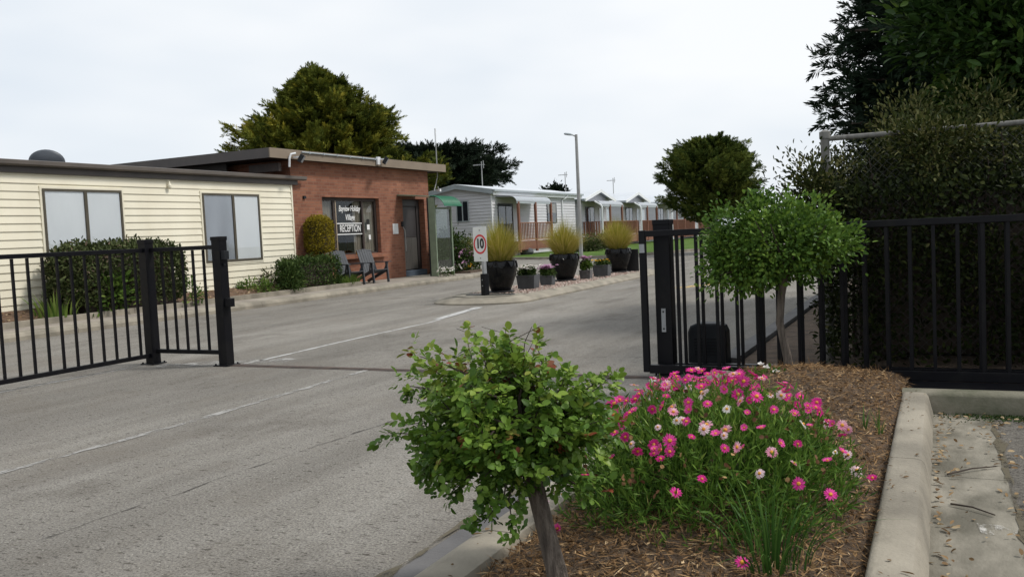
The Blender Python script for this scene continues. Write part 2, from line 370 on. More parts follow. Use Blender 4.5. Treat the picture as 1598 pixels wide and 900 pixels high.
def np_mesh(name, V, F, mt, tone=None, parent=None, smooth=False):
    """V (n,3); F list of int arrays (m,k)"""
    me = bpy.data.meshes.new(name)
    loops = np.concatenate([f.ravel() for f in F]); tot = np.concatenate([np.full(len(f), f.shape[1]) for f in F])
    st = np.concatenate([[0], np.cumsum(tot)[:-1]])
    me.vertices.add(len(V)); me.vertices.foreach_set('co', V.astype(np.float32).ravel())
    me.loops.add(len(loops)); me.loops.foreach_set('vertex_index', loops.astype(np.int32))
    me.polygons.add(len(tot)); me.polygons.foreach_set('loop_start', st.astype(np.int32)); me.polygons.foreach_set('loop_total', tot.astype(np.int32))
    me.update(calc_edges=True); me.validate()
    if tone is not None:
        a = me.attributes.new('tone', 'FLOAT', 'POINT'); a.data.foreach_set('value', tone.astype(np.float32))
    if smooth: me.polygons.foreach_set('use_smooth', [True] * len(me.polygons))
    me.materials.append(mt)
    o = bpy.data.objects.new(name, me); COL.objects.link(o)
    if parent: o.parent = parent
    return o

def unit(a): return a / np.maximum(np.linalg.norm(a, axis=-1, keepdims=True), 1e-9)
def rdir(n): return unit(RNG.normal(size=(n, 3)))
DIAMOND = (np.array([(0, 0, 0), (.45, .5, .0), (1, 0, 0), (.45, -.5, .0)], float), [np.array([[0, 1, 2, 3]])])
OVAL = (np.array([(0, 0, 0), (.22, .38, .05), (.55, .5, .07), (.86, .3, .03), (1, 0, -.06), (.86, -.3, .03), (.55, -.5, .07), (.22, -.38, .05), (.5, 0, -.03)], float),
        [np.array([[0, 1, 2, 8], [8, 2, 3, 4], [0, 8, 6, 7], [8, 4, 5, 6]])])
def _spray(k=9, seed=3, thin=.055):
    r = np.random.default_rng(seed); V = []; F = []
    for i in range(k):
        t = i / (k - 1); base = np.array([.08 + .62 * t, 0, .05 * math.sin(3 * t)])
        side = (1 if i % 2 else -1) * (1 - .75 * t) * .62 + r.normal() * .1; d = np.array([.75, side, r.normal() * .22]); d /= np.linalg.norm(d)
        L = .52 - .18 * t; w = np.cross(d, [0, 0, 1]); w /= np.linalg.norm(w); w = w * thin + np.array([0, 0, r.normal() * .03])
        o = len(V); V += [base, base + d * L * .5 + w, base + d * L, base + d * L * .5 - w]; F.append([o, o + 1, o + 2, o + 3])
    return np.array(V), [np.array(F)]
SPRAY = _spray()
SPRAY_BIG = _spray(15, 5, .042)
def leaves(P, D, N, L, Wd, tmpl, tone):
    T, TF = tmpl; n = len(P); k = len(T)
    D = unit(D); S = unit(np.cross(N, D)); U = np.cross(D, S)
    L = np.broadcast_to(L, (n,)); Wd = np.broadcast_to(Wd, (n,))
    V = P[:, None] + T[None, :, 0:1] * (D * L[:, None])[:, None] + T[None, :, 1:2] * (S * Wd[:, None])[:, None] + T[None, :, 2:3] * (U * L[:, None])[:, None]
    F = [(f[None] + (np.arange(n) * k)[:, None, None]).reshape(-1, f.shape[1]) for f in TF]
    return V.reshape(-1, 3), F, np.repeat(np.clip(tone, 0, 1), k)
def merge(parts):
    V, T, FF, o = [], [], {}, 0
    for v, f, t in parts:
        for a in f: FF.setdefault(a.shape[1], []).append(a + o)
        V.append(v); T.append(t); o += len(v)
    return np.concatenate(V), [np.concatenate(x) for x in FF.values()], np.concatenate(T)
def leaf_obj(name, parts, mt, parent=None, smooth=False):
    V, F, T = merge(parts); return np_mesh(name, V, F, mt, T, parent, smooth)

def blob(center, radii, nclump, per, size, L, Wd, tmpl=DIAMOND, up=.3, tone0=.45, sd=.22, shell=(.55, 1.0), squash=-1.0, flat=.5):
    """leaf clumps through an ellipsoid crown"""
    c = np.array(center); r = np.array(radii)
    d = rdir(nclump); d[:, 2] = np.where(d[:, 2] < squash, squash + .2 * RNG.random(nclump), d[:, 2])
    cc = c + d * r * RNG.uniform(*shell, (nclump, 1))
    n = nclump * per; ci = np.repeat(np.arange(nclump), per)
    P = cc[ci] + RNG.normal(size=(n, 3)) * size
    D = unit((P - cc[ci]) / size * .5 + (P - c) / r * .9 + RNG.normal(size=(n, 3)) * .6 + np.array([0, 0, up]))
    N = unit(RNG.normal(size=(n, 3)) * flat + np.array([0, 0, .8]) + (P - c) / r * .3)
    tone = tone0 + (RNG.normal(size=nclump) * .14)[ci] + RNG.normal(size=n) * sd
    return leaves(P, D, N, L * RNG.uniform(.65, 1.25, n), Wd * RNG.uniform(.7, 1.2, n), tmpl, tone)
def boxleaf(lo, hi, n, L, Wd, tone0=.45, sd=.25, jit=.05, round_=.12, tmpl=DIAMOND):
    """clipped hedge: leaves over the sides and top of a rounded box"""
    lo, hi = np.array(lo, float), np.array(hi, float); e = hi - lo
    A = np.array([e[1] * e[2], e[1] * e[2], e[0] * e[2], e[0] * e[2], e[0] * e[1]]); k = RNG.choice(5, n, p=A / A.sum())
    u = RNG.random((n, 3)); nrm = np.zeros((n, 3))
    for i, (ax, val) in enumerate(((0, 0), (0, 1), (1, 0), (1, 1), (2, 1))):
        q = k == i; u[q, ax] = val; nrm[q, ax] = 2 * val - 1
    P = lo + u * e
    q = P - (lo + hi) / 2; h = e / 2; inner = np.clip(q, -(h - round_), h - round_); dlt = q - inner
    dl = np.linalg.norm(dlt, axis=1, keepdims=True); P = (lo + hi) / 2 + inner + np.where(dl > 1e-6, dlt / np.maximum(dl, 1e-6) * np.minimum(dl, round_), 0)
    wob = np.sin(P[:, :1] * 5.1 + 1) + np.sin(P[:, 1:2] * 4.3) + np.sin(P[:, 2:3] * 6.2 + 2)
    P = P + nrm * (wob * .25 * jit) + RNG.normal(size=(n, 3)) * jit - nrm * RNG.exponential(jit, (n, 1))
    D = unit(nrm * .8 + RNG.normal(size=(n, 3)) * .8 + np.array([0, 0, .35])); N = unit(RNG.normal(size=(n, 3)) + nrm)
    return leaves(P, D, N, L * RNG.uniform(.6, 1.3, n), Wd * RNG.uniform(.7, 1.2, n), tmpl, tone0 + .06 * wob[:, 0] + RNG.normal(size=n) * sd)
def blades(n, base, spread, h, w, lean=.7, tone0=.5, sd=.25, seg=5, droop=.6, dome=0.):
    """grass blades from a tuft, arching outwards"""
    az_ = RNG.random(n) * 2 * math.pi; a = np.stack([np.cos(az_), np.sin(az_), 0 * az_], 1); rr = np.sqrt(RNG.random(n))
    B = np.array(base) + a * (rr * spread)[:, None]; hh = h * RNG.uniform(.45, 1.1, n) * (1 - dome * rr ** 2); ln = lean * rr * RNG.uniform(.5, 1.3, n)
    side = np.stack([-a[:, 1], a[:, 0], 0 * az_], 1); tw = RNG.normal(size=(n, 1)) * .5; side = unit(side + a * tw)
    rows = []
    for i in range(seg + 1):
        t = i / seg; c = B + a * (hh * ln * (t ** 1.7))[:, None] + np.array([0, 0, 1]) * (hh * (t - droop * ln * t ** 2.6 * .5))[:, None]
        ww = w * (1 - t ** 1.5) + .0006; rows += [c - side * ww / 2, c + side * ww / 2]
    V = np.stack(rows, 1).reshape(-1, 3); k = 2 * (seg + 1)
    f = np.array([[2 * i, 2 * i + 1, 2 * i + 3, 2 * i + 2] for i in range(seg)])
    F = [(f[None] + (np.arange(n) * k)[:, None, None]).reshape(-1, 4)]
    tt = np.clip(tone0 + RNG.normal(size=n) * sd, 0, 1); T = np.stack([np.clip(tt + .18 * (i // 2) / seg, 0, 1) for i in range(k)], 1).ravel()
    return V, F, T
def conifer(name_parent, loc, h, env, nlimb, per, slen, mt, rise=.45, zmin=.08, trunk_r=.22, lean=(0, 0), tone0=.45, spread=.16, sp=SPRAY, droop=0., sd=.13, seed=0, tpow=.85, leads=.16):
    """tapered trunk, limbs, and needle sprays along every limb; env(t, azimuth) = radius at relative height t"""
    t = RNG.random(nlimb) ** tpow * (1 - zmin) + zmin; azm = RNG.random(nlimb) * 2 * math.pi
    parts = []; limbs = MB(); tips = []
    for i in range(nlimb):
        lead = RNG.random() < leads and t[i] < .7; rad = env(t[i], azm[i]) * (RNG.uniform(1.08, 1.24) if lead else RNG.uniform(.74, 1.06 if leads else 1.0)); spr = spread * (.4 if lead else 1)
        o = np.array([lean[0] * t[i], lean[1] * t[i], h * t[i] * .93])
        dv = np.array([math.cos(azm[i]), math.sin(azm[i]), 0]); up_ = rise * RNG.uniform(.6, 1.4)
        s = np.linspace(0, 1, 5)
        line = [o + dv * rad * q + np.array([0, 0, 1]) * rad * (up_ * q ** 1.5 - droop * q ** 2) for q in s]
        if i % 3 == 0: limbs.tube(line, [trunk_r * .22 * (1 - .85 * q) + .008 for q in s], 5)
        m_ = int(per * (.5 + .7 * rad / max(env(.35, azm[i]), .1))); q = RNG.random(m_) ** .6 * .8 + .22
        C = o + dv * (rad * q)[:, None] + np.array([0, 0, 1]) * (rad * (up_ * q ** 1.5 - droop * q ** 2))[:, None]
        C = C + RNG.normal(size=(m_, 3)) * (spr * rad * (.35 + .65 * (1 - q)))[:, None] * np.array([1, 1, .7])
        D = unit(dv * .9 + np.array([0, 0, up_ * 1.1 + .15 - droop]) + RNG.normal(size=(m_, 3)) * .42)
        N = unit(np.array([0, 0, 1.]) + RNG.normal(size=(m_, 3)) * .5)
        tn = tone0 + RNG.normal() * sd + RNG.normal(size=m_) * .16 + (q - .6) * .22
        parts.append(leaves(C, D, N, slen * RNG.uniform(.7, 1.25, m_), slen * RNG.uniform(.75, 1.15, m_), sp, tn))
    # leading tip
    m_ = per * 2; q = RNG.random(m_)
    C = np.array([lean[0], lean[1], h * .80]) + np.stack([RNG.normal(size=m_) * .10 * env(.7, 0), RNG.normal(size=m_) * .10 * env(.7, 0), q * h * .17], 1)
    parts.append(leaves(C, unit(RNG.normal(size=(m_, 3)) * .5 + np.array([0, 0, 1.])), rdir(m_), slen * .9, slen * .8, sp, tone0 + RNG.normal(size=m_) * .15))
    crown = leaf_obj('crown', parts, mt, name_parent)
    tb = MB(); tb.tube([(0, 0, -.1), (lean[0] * .3, lean[1] * .3, h * .3), (lean[0] * .7, lean[1] * .7, h * .65), (lean[0], lean[1], h * .93)], [trunk_r * 1.25, trunk_r, trunk_r * .55, .02], 9)
    tb.build('trunk', M['bark_dark'], name_parent, smooth=True)
    limbs.build('limbs', M['bark_dark'], name_parent, smooth=True)
    return crown

def siding(mb, p0, p1, z0, z1, pitch=.16, lip=.022, lim=None, mi=0):
    """lap boards on the wall from p0 to p1 (outside is on the right when walking p0->p1); lim(z) gives the clear span in metres"""
    p0, p1 = Vector((*p0, 0)), Vector((*p1, 0)); d = (p1 - p0); ln = d.length; d.normalize(); nrm = Vector((d.y, -d.x, 0)); z = z0
    while z < z1 - 1e-4:
        zt = min(z + pitch, z1); a, b = (0, ln) if lim is None else lim(z); a2, b2 = (0, ln) if lim is None else lim(zt)
        if b - a < .02: break
        v = []
        for aa, zz, off in ((a, z, 0), (b, z, 0), (a, z, lip), (b, z, lip), (a2, zt, .002), (b2, zt, .002)):
            q = p0 + d * aa + nrm * off; v.append((q.x, q.y, zz))
        mb.add(v, [(0, 1, 3, 2), (2, 3, 5, 4), (0, 2, 4), (1, 5, 3)], mi); z = zt
    return mb
def wall_holes(mb, X0, X1, y0, y1, z0, z1, holes):
    """wall slab between X0 (back) and X1 (front) along y with rectangular holes (ya, yb, za, zb); only the boundary faces are made"""
    ys = sorted({y0, y1, *[h[0] for h in holes], *[h[1] for h in holes]}); zs = sorted({z0, z1, *[h[2] for h in holes], *[h[3] for h in holes]})
    sol = lambda i, j: 0 <= i < len(ys) - 1 and 0 <= j < len(zs) - 1 and not any(h[0] <= (ys[i] + ys[i + 1]) / 2 <= h[1] and h[2] <= (zs[j] + zs[j + 1]) / 2 <= h[3] for h in holes)
    for i in range(len(ys) - 1):
        for j in range(len(zs) - 1):
            if not sol(i, j): continue
            a, b, c, d = ys[i], ys[i + 1], zs[j], zs[j + 1]
            mb.add([(X1, a, c), (X1, b, c), (X1, b, d), (X1, a, d)], [(0, 1, 2, 3)]); mb.add([(X0, a, c), (X0, b, c), (X0, b, d), (X0, a, d)], [(3, 2, 1, 0)])
            for (ii, jj, e) in ((i - 1, j, ((a, c), (a, d))), (i + 1, j, ((b, c), (b, d))), (i, j - 1, ((a, c), (b, c))), (i, j + 1, ((a, d), (b, d)))):
                if not sol(ii, jj):
                    (u, s), (w, r) = e; mb.add([(X0, u, s), (X1, u, s), (X1, w, r), (X0, w, r)], [(0, 1, 2, 3)])
    return mb
def text_obj(name, body, size, mt, parent, origin, xdir, ydir, depth=.002, shear=0, bold=0, align='CENTER', sx=1.0):
    cu = bpy.data.curves.new(name, 'FONT'); cu.body = body; cu.size = size; cu.extrude = depth; cu.shear = shear; cu.offset = bold
    cu.align_x = align; cu.align_y = 'CENTER'; cu.space_line = .85
    o = bpy.data.objects.new(name + '_source', cu); COL.objects.link(o); bpy.context.view_layer.update()
    me = bpy.data.meshes.new_from_object(o.evaluated_get(bpy.context.evaluated_depsgraph_get()))
    bpy.data.objects.remove(o); me.name = name
    xd, yd = Vector(xdir).normalized(), Vector(ydir).normalized(); zd = xd.cross(yd)
    mm = Matrix(((xd.x * sx, yd.x, zd.x, origin[0]), (xd.y * sx, yd.y, zd.y, origin[1]), (xd.z * sx, yd.z, zd.z, origin[2]), (0, 0, 0, 1)))
    me.transform(mm); me.materials.clear(); me.materials.append(mt)
    r = bpy.data.objects.new(name, me); COL.objects.link(r)
    if parent: r.parent = parent
    return r
def strip(pts, w, z, jitter=0, wj=0):
    """flat ribbon along (x, y) points"""
    mb = MB(); P = []
    for i in range(len(pts) - 1):
        a, b = np.array(pts[i]), np.array(pts[i + 1]); k = max(2, int(np.linalg.norm(b - a) / .12))
        for j in range(k): P.append(a + (b - a) * j / k)
    P.append(np.array(pts[-1])); P = np.array(P); P = P + RNG.normal(size=P.shape) * jitter
    v = []
    for i, p in enumerate(P):
        d = P[min(i + 1, len(P) - 1)] - P[max(i - 1, 0)]; d = d / np.linalg.norm(d); s = np.array([-d[1], d[0]]); ww = w * (1 + RNG.normal() * wj)
        v += [(*(p - s * ww / 2), z), (*(p + s * ww / 2), z)]
    mb.add(v, [(2 * i, 2 * i + 1, 2 * i + 3, 2 * i + 2) for i in range(len(P) - 1)])
    return mb

# ================================================================== SETTING
mb = MB(); mb.add([(-900, -300, -.03), (900, -300, -.03), (900, 1500, -.03), (-900, 1500, -.03)], [(0, 1, 2, 3)]); structure(mb, 'ground', M['ground'])
# road: the drive, the cross street in front of the lawn and the street along the cabins
mb = MB()
road_poly = [(-60, -12), (-2.06, -12), (-2.06, 8.6), (-1.95, 9.2), (-1.9, 60), (-3, 110), (-9.5, 110), (-10.2, 70), (-10.6, 55), (-11.4, 49), (-12.1, 47.9), (-12.9, 45.7), (-13.3, 43.4), (-13.6, 42.2), (-14.4, 41.35), (-16.4, 41.3), (-19, 42.4), (-21.2, 43.7), (-26, 44.5), (-60, 44.5)]
mb.add([(x, y, 0) for x, y in road_poly], [tuple(range(len(road_poly)))]); structure(mb, 'road', M['asphalt'])
lawn_poly = [(-9.5, 110), (-10.2, 70), (-10.6, 55), (-11.4, 49), (-12.1, 47.9), (-12.9, 45.7), (-13.3, 43.4), (-13.6, 42.2), (-14.4, 41.35), (-16.4, 41.3), (-19, 42.4), (-21.2, 43.7), (-26, 44.5), (-60, 44.5), (-60, 110)]
def inset(poly, k, cx=-30, cy=80): return [(x + (cx - x) / math.hypot(cx - x, cy - y) * k, y + (cy - y) / math.hypot(cx - x, cy - y) * k) for x, y in poly]
mb = MB(); li = inset(lawn_poly, .3); mb.add([(x, y, .11 + .12 * (1 if 0 < i < 13 else 0) * 0) for i, (x, y) in enumerate(li)], [tuple(range(len(li)))]); structure(mb, 'lawn', M['lawn'])
mb = MB(); n = len(lawn_poly)
for i in range(n - 2):
    (a, b), (c, d) = lawn_poly[i], lawn_poly[i + 1]; (e, f), (g, h) = li[i], li[i + 1]
    mb.add([(a, b, -.02), (c, d, -.02), (g, h, -.02), (e, f, -.02), (a, b, .12), (c, d, .12), (g, h, .12), (e, f, .12)], [(0, 1, 5, 4), (4, 5, 6, 7), (2, 3, 7, 6)])
structure(mb, 'lawn_kerb', M['concrete'])
# lawn rises a little towards the cabins
# left kerb, path and garden bed in front of the buildings
kx = -13.9
mb = MB(); prof = [(kx, -.02), (kx, .07), (kx - .03, .12), (kx - .07, .135), (kx - .30, .14), (kx - .30, -.02)]
for j in range(14):
    mb.extrude(prof, 'y', -6 + j * 2.4 + .004, -6 + (j + 1) * 2.4 - .004)
ang = [i * math.pi / 2 / 8 for i in range(9)]; vs = []; k = len(prof)
for a in ang:
    for x, z in prof: rr = 1.5 + (x - kx); vs.append((kx - 1.5 + rr * math.cos(a), 27.6 + rr * math.sin(a), z))
mb.add(vs, [(i * k + j, i * k + (j + 1) % k, (i + 1) * k + (j + 1) % k, (i + 1) * k + j) for i in range(8) for j in range(k)])
mb.extrude([(29.1, -.02), (29.1, .07), (29.07, .12), (29.03, .135), (28.8, .14), (28.8, -.02)], 'x', -40, kx - 1.5)
structure(mb, 'kerb', M['concrete'])
mb = MB(); mb.add([(kx - .30, -6, .13), (kx - .30, 27.6, .13), (kx - .7, 28.6, .13), (kx - 1.5, 28.8, .13), (-40, 28.8, .13), (-40, -6, .13)], [(0, 1, 2, 3, 4, 5)]); structure(mb, 'path', M['path'])
mb = MB(); ex = -14.98
for j in range(9): mb.box(ex - .07, ex, 3 + j * 2.0, 3 + (j + 1) * 2.0 - .006, .1, .245)
mb.box(-16.2, ex - .071, 20.93, 21.0, .1, .24)
mb.build('bed_edging', M['concrete'], bevel=.006); tag(bpy.data.objects['bed_edging'], 'low concrete edging along the garden bed under the cream wall', 'edging')
mb = MB(); v = []; f = []; NX, NY = 10, 90
for j in range(NY + 1):
    for i in range(NX + 1):
        x = -16.35 + (ex - .06 + 16.35) * i / NX; y = 2 + (20.93 - 2) * j / NY; v.append((x, y, .2 + .20 * (1 - i / NX) ** 1.2 + random.uniform(-.012, .012)))
for j in range(NY):
    for i in range(NX): f.append((j * (NX + 1) + i, j * (NX + 1) + i + 1, (j + 1) * (NX + 1) + i + 1, (j + 1) * (NX + 1) + i))
mb.add(v, f); structure(mb, 'garden_bed', M['soil_red'], smooth=True)
# bed beyond the glass screen, beside the reception
mb = MB(); mb.prism([(-15.9, 26.6), (-14.45, 26.6), (-14.6, 28.2), (-15.3, 28.7), (-17.5, 28.7), (-17.5, 27.4)], .1, .19); structure(mb, 'flower_bed', M['soil'])

# painted markings, cracks, gate track
structure(strip([(-7.50, 8.3), (-7.6, 10.5), (-7.62, 12.5), (-8.0, 14.8)], .06, .004, .006, .15), 'road_line', M['white_line'])
structure(strip([(-7.75, 13.0), (-8.1, 15.2)], .17, .008, .006, .1), 'road_line', M['white_line'])
structure(strip([(-5.55, 1.6), (-5.55, 3.5), (-5.5, 5.2), (-5.62, 8)], .07, .004, .006, .15), 'road_line', M['faint_line'])
structure(strip([(-8.85, 5.3), (-8.85, 7.6)], .09, .004, .01, .15), 'road_line', M['faint_line'])
structure(strip([(-5.4, 19.6), (-4.1, 22.3)], .35, .004, .01, .1), 'road_line', M['yellow_line'])
structure(strip([(-8.6, 7.75), (-7.1, 8.4)], .30, .004, .02, .2), 'road_line', M['faint_line'])
ca, cb_ = G(72, 838), G(435, 716)
structure(strip([ca[:2] * 1.0 + (ca - cb_)[:2] * .6, ca[:2], (ca + cb_)[:2] / 2 + np.array([.02, 0]), cb_[:2], cb_[:2] + (cb_ - ca)[:2] * .8], .010, .004, .010, .5), 'road_crack', M['crack'])
structure(strip([(-7.2, 8.7), (-5.9, 9.05), (-4.2, 9.0), (-2.6, 9.2)], .010, .004, .015, .5), 'road_crack', M['crack'])
structure(strip([(-12.4, 9), (-12.2, 13), (-12.35, 18), (-12.1, 24)], .014, .004, .02, .5), 'road_crack', M['crack'])
structure(strip([(-10.6, 9), (-10.4, 14), (-10.55, 20)], .012, .004, .02, .5), 'road_crack', M['crack'])
structure(strip([(-2.10, -1), (-2.10, 7.6)], .045, .010, .006, .5), 'road_crack', M['joint'])
mb = MB(); mb.box(-7.72, -2.2, 7.90, 7.955, .001, .012); mb.box(-7.72, -2.2, 7.855, 7.898, .001, .006); mb.box(-7.72, -2.2, 7.957, 8.0, .001, .006)
tag(mb.build('gate_track', M['rust']), 'thin rusty steel track let into the road between the gates', 'track')

# right garden bed with kerbs
def bed_h(x, y):
    h = .13 + .05 * math.exp(-((y - 6.6) / 1.2) ** 2) * (1 if x < 0 else 1)
    h += .075 * math.exp(-(((x + 1.05) / .33) ** 2 + ((y - 3.3) / .38) ** 2)) + .12 * math.exp(-(((x + .95) / .5) ** 2 + ((y - 6.7) / .8) ** 2))
    h += .05 * math.exp(-(((x + .9) / .5) ** 2 + ((y - 4.6) / .9) ** 2))
    ed = min(x + 1.62, -.26 - x); return h - .07 * math.exp(-max(ed, 0) / .07)
mb = MB(); NX, NY = 44, 180; v = []; f = []
for j in range(NY + 1):
    for i in range(NX + 1):
        x = -1.64 + 1.39 * i / NX; y = 1.5 + 6.2 * j / NY; v.append((x, y, bed_h(x, y) + random.uniform(-.009, .009)))
for j in range(NY):
    for i in range(NX): f.append((j * (NX + 1) + i, j * (NX + 1) + i + 1, (j + 1) * (NX + 1) + i + 1, (j + 1) * (NX + 1) + i))
mb.add(v, f); structure(mb, 'mulch_bed', M['mulch_bed'], smooth=True)
mb = MB(); mb.box(-.24, 8, 8.25, 16, -.02, .10); mb.box(-.24, 8, 6.99, 8.249, -.02, .012); mb.box(-1.75, -.245, 7.72, 30, -.02, .06); structure(mb, 'hedge_soil', M['soil'])
kp = [(-1.92, -.02), (-1.92, .004), (-1.86, .09), (-1.82, .115), (-1.78, .125), (-1.68, .125), (-1.64, .115), (-1.62, .08), (-1.62, -.02)]
mb = MB()
for a, b in ((-2, .6), (.604, 3.32), (3.328, 6.2), (6.208, 7.7)): mb.extrude(kp, 'y', a, b)
structure(mb, 'road_kerb', M['concrete'], smooth=True)
mb = MB()
for a, b in ((-2, 2.95), (2.956, 5.4), (5.406, 8.6)): mb.box(-2.08, -1.915, a, b, -.03, .006)
mb.box(-1.95, -1.78, 8.6, 30, -.03, .10)
structure(mb, 'road_gutter', M['concrete_dark'])
kp2 = [(-.255, -.02), (-.255, .135), (-.245, .15), (-.225, .156), (-.13, .156), (-.10, .15), (-.085, .13), (-.06, .03), (-.05, -.02)]
mb = MB()
for a, b in ((-1, 2.6), (2.606, 4.9), (4.906, 6.78)): mb.extrude(kp2, 'y', a, b)
kb = [(6.78, -.02), (6.785, .13), (6.80, .15), (6.83, .158), (6.93, .158), (6.97, .15), (6.98, -.02)]
structure(mb, 'car_park_kerb', M['concrete'], smooth=True)
mb = MB(); mb.extrude(kb, 'x', -.255, 2.6); mb.extrude(kb, 'x', 2.606, 6); structure(mb, 'car_park_kerb', M['concrete_moss_shade'], smooth=True)
mb = MB()
for a, b in ((-1, 3.1), (3.106, 5.15), (5.156, 6.79)): mb.box(-.07, .30, a, b, -.03, .008)
structure(mb, 'car_park_gutter', M['concrete_old'], bevel=.004)
mb = MB(); mb.add([(.285, -3, .003), (8, -3, .003), (8, 6.79, .003), (.285, 6.79, .003)], [(0, 1, 2, 3)]); structure(mb, 'car_park', M['carpark'])
structure(strip([(.31, 2.8), (.315, 4), (.31, 5.5), (.3, 6.7)], .035, .012, .006, .5), 'moss_joint', M['joint'])
structure(strip([(.14, 4.30), (.29, 4.33)], .13, .012, .01, .3), 'paint_smear', M['smear'])

# traffic island
mb = MB(); isl = []
x0, x1, ya, yb = -9.75, -7.55, 16.4, 25.9
for a in np.linspace(math.pi, 2 * math.pi, 15): isl.append((-8.65 + 1.1 * math.cos(a), ya + .75 * math.sin(a)))
for a in np.linspace(0, math.pi, 15): isl.append((-8.65 + 1.1 * math.cos(a), yb + .9 * math.sin(a)))
def ins(poly, k): cx, cy = -8.65, 21.0; return [(cx + (x - cx) * (1 - k / 1.1), y - math.copysign(min(k, abs(y - cy)), y - cy) if True else y) for x, y in poly]
rings = [(isl, -.02), (isl, .03), (ins(isl, .08), .09), (ins(isl, .26), .135), (ins(isl, .34), .13), (ins(isl, .36), .10)]
n = len(isl); vs = [(x, y, z) for p, z in rings for x, y in p]
mb.add(vs, [(i * n + j, i * n + (j + 1) % n, (i + 1) * n + (j + 1) % n, (i + 1) * n + j) for i in range(len(rings) - 1) for j in range(n)] + [tuple((len(rings) - 1) * n + j for j in range(n))])
structure(mb, 'traffic_island', M['concrete'], smooth=True)
mb = MB(); nose = [(x, y, .142) for x, y in ins(isl, .30) if y < 17.4]; nose = nose + [(-7.86, 16.95, .142), (-9.44, 16.95, .142)]
mb.add(nose, [tuple(range(len(nose)))]); structure(mb, 'island_nose', M['concrete_old'])
n = 2600; P = np.stack([RNG.uniform(-9.4, -7.9, n), RNG.uniform(17.0, 25.9, n), RNG.uniform(.11, .135, n)], 1)
oc = (np.array([(1, 0, 0), (0, 1, 0), (-1, 0, 0), (0, -1, 0), (0, 0, .7), (0, 0, -.7)], float), [np.array([[0, 1, 4], [1, 2, 4], [2, 3, 4], [3, 0, 4]])])
tag(leaf_obj('pebbles', [leaves(P, rdir(n) * np.array([1, 1, .3]), np.tile([0, 0, 1.], (n, 1)), RNG.uniform(.014, .032, n), RNG.uniform(.012, .026, n), oc, RNG.random(n))], M['pebble']), kind='stuff')

# ================================================================== CREAM BUILDING
XB = -16.2
cb = thing('cream_building', (XB, 19.6, .13), 'cream weatherboard building with brown gutter on the left of the drive', 'building')
L0 = Vector((XB, 19.6, .13))
def loc(mbv): mbv.v = [(x - L0.x, y - L0.y, z - L0.z) for x, y, z in mbv.v]; return mbv
mb = MB(); siding(mb, (XB, -2), (XB, 19.58), .16, 3.06, .158, .024)
mb.box(XB - 6, XB - .01, -2, 19.57, .05, 3.06); loc(mb).build('wall', M['cream'], cb)
mb = MB(); mb.box(XB - .02, XB + .034, 19.585, 19.64, .1, 3.05); loc(mb).build('corner_trim', M['cream'], cb)
mb = MB(); mb.box(XB + .05, XB + .075, -3, 19.84, 3.045, 3.17); mb.box(XB - .005, XB + .048, -3, 19.80, 3.045, 3.07); loc(mb).build('fascia', M['brown_trim'], cb)
mb = MB(); mb.extrude([(XB + .078, 3.17), (XB + .17, 3.17), (XB + .20, 3.20), (XB + .205, 3.275), (XB + .185, 3.285), (XB + .18, 3.22), (XB + .078, 3.21)], 'y', -3, 20.1); loc(mb).build('gutter', M['gutter_brown'], cb)
mb = MB(); mb.extrude([(XB + .08, 3.20), (XB + .08, 3.225), (XB - 6.2, 3.52), (XB - 6.2, 3.49)], 'y', -3, 19.9); loc(mb).build('roof', M['brown_trim'], cb)
def cream_window(y0, y1, z0, z1, grey):
    fr = MB(); t = .05; xo = XB + .052
    for a in ((y0, y0 + t, z0, z1), (y1 - t, y1, z0, z1), (y0 + t, y1 - t, z1 - t, z1), (y0 + t, y1 - t, z0, z0 + t)): fr.box(XB + .003, xo, *a)
    ym = y0 + (y1 - y0) * .52; fr.box(XB + .01, xo + .004, ym - .035, ym + .035, z0 + t, z1 - t)
    f = loc(fr).build('window', M['bronze'], cb)
    tr = MB(); s = .05
    for a in ((y0 - s, y0, z0 - s, z1 + s), (y1, y1 + s, z0 - s, z1 + s), (y0, y1, z1, z1 + s), (y0, y1, z0 - s, z0)): tr.box(XB + .002, XB + .036, *a)
    loc(tr).build('trim', M['cream'], f)
    for k, (a, b) in enumerate(((y0 + t, ym - .035), (ym + .035, y1 - t))):
        p = MB(); p.box(XB + .034, XB + .039, a, b, z0 + t, z1 - t); loc(p).build('pane', M['glass'], f)
        p = MB(); p.box(XB + .026, XB + .029, a, b, z0 + t, z1 - t); loc(p).build('blind', M['blind_grey'] if (grey and k == 0) else M['blind'], f)
w = [atX(63, 293, XB), atX(187, 297, XB), atX(313, 301, XB), atX(402, 304, XB)]
cream_window(w[0][1], w[1][1], 1.02, 2.75, False); cream_window(w[2][1], w[3][1], 1.04, 2.75, True)
mb = MB(); q = atX(261, 290, XB); mb.lathe([(.02, -.06), (.045, -.05), (.05, 0), (.03, .05), (.012, .09)], 12, (XB + .07, q[1], q[2])); mb.bar((XB + .02, q[1], q[2] + .09), (XB + .08, q[1], q[2] + .09), .03, .02)
loc(mb).build('lamp', M['cream'], cb)
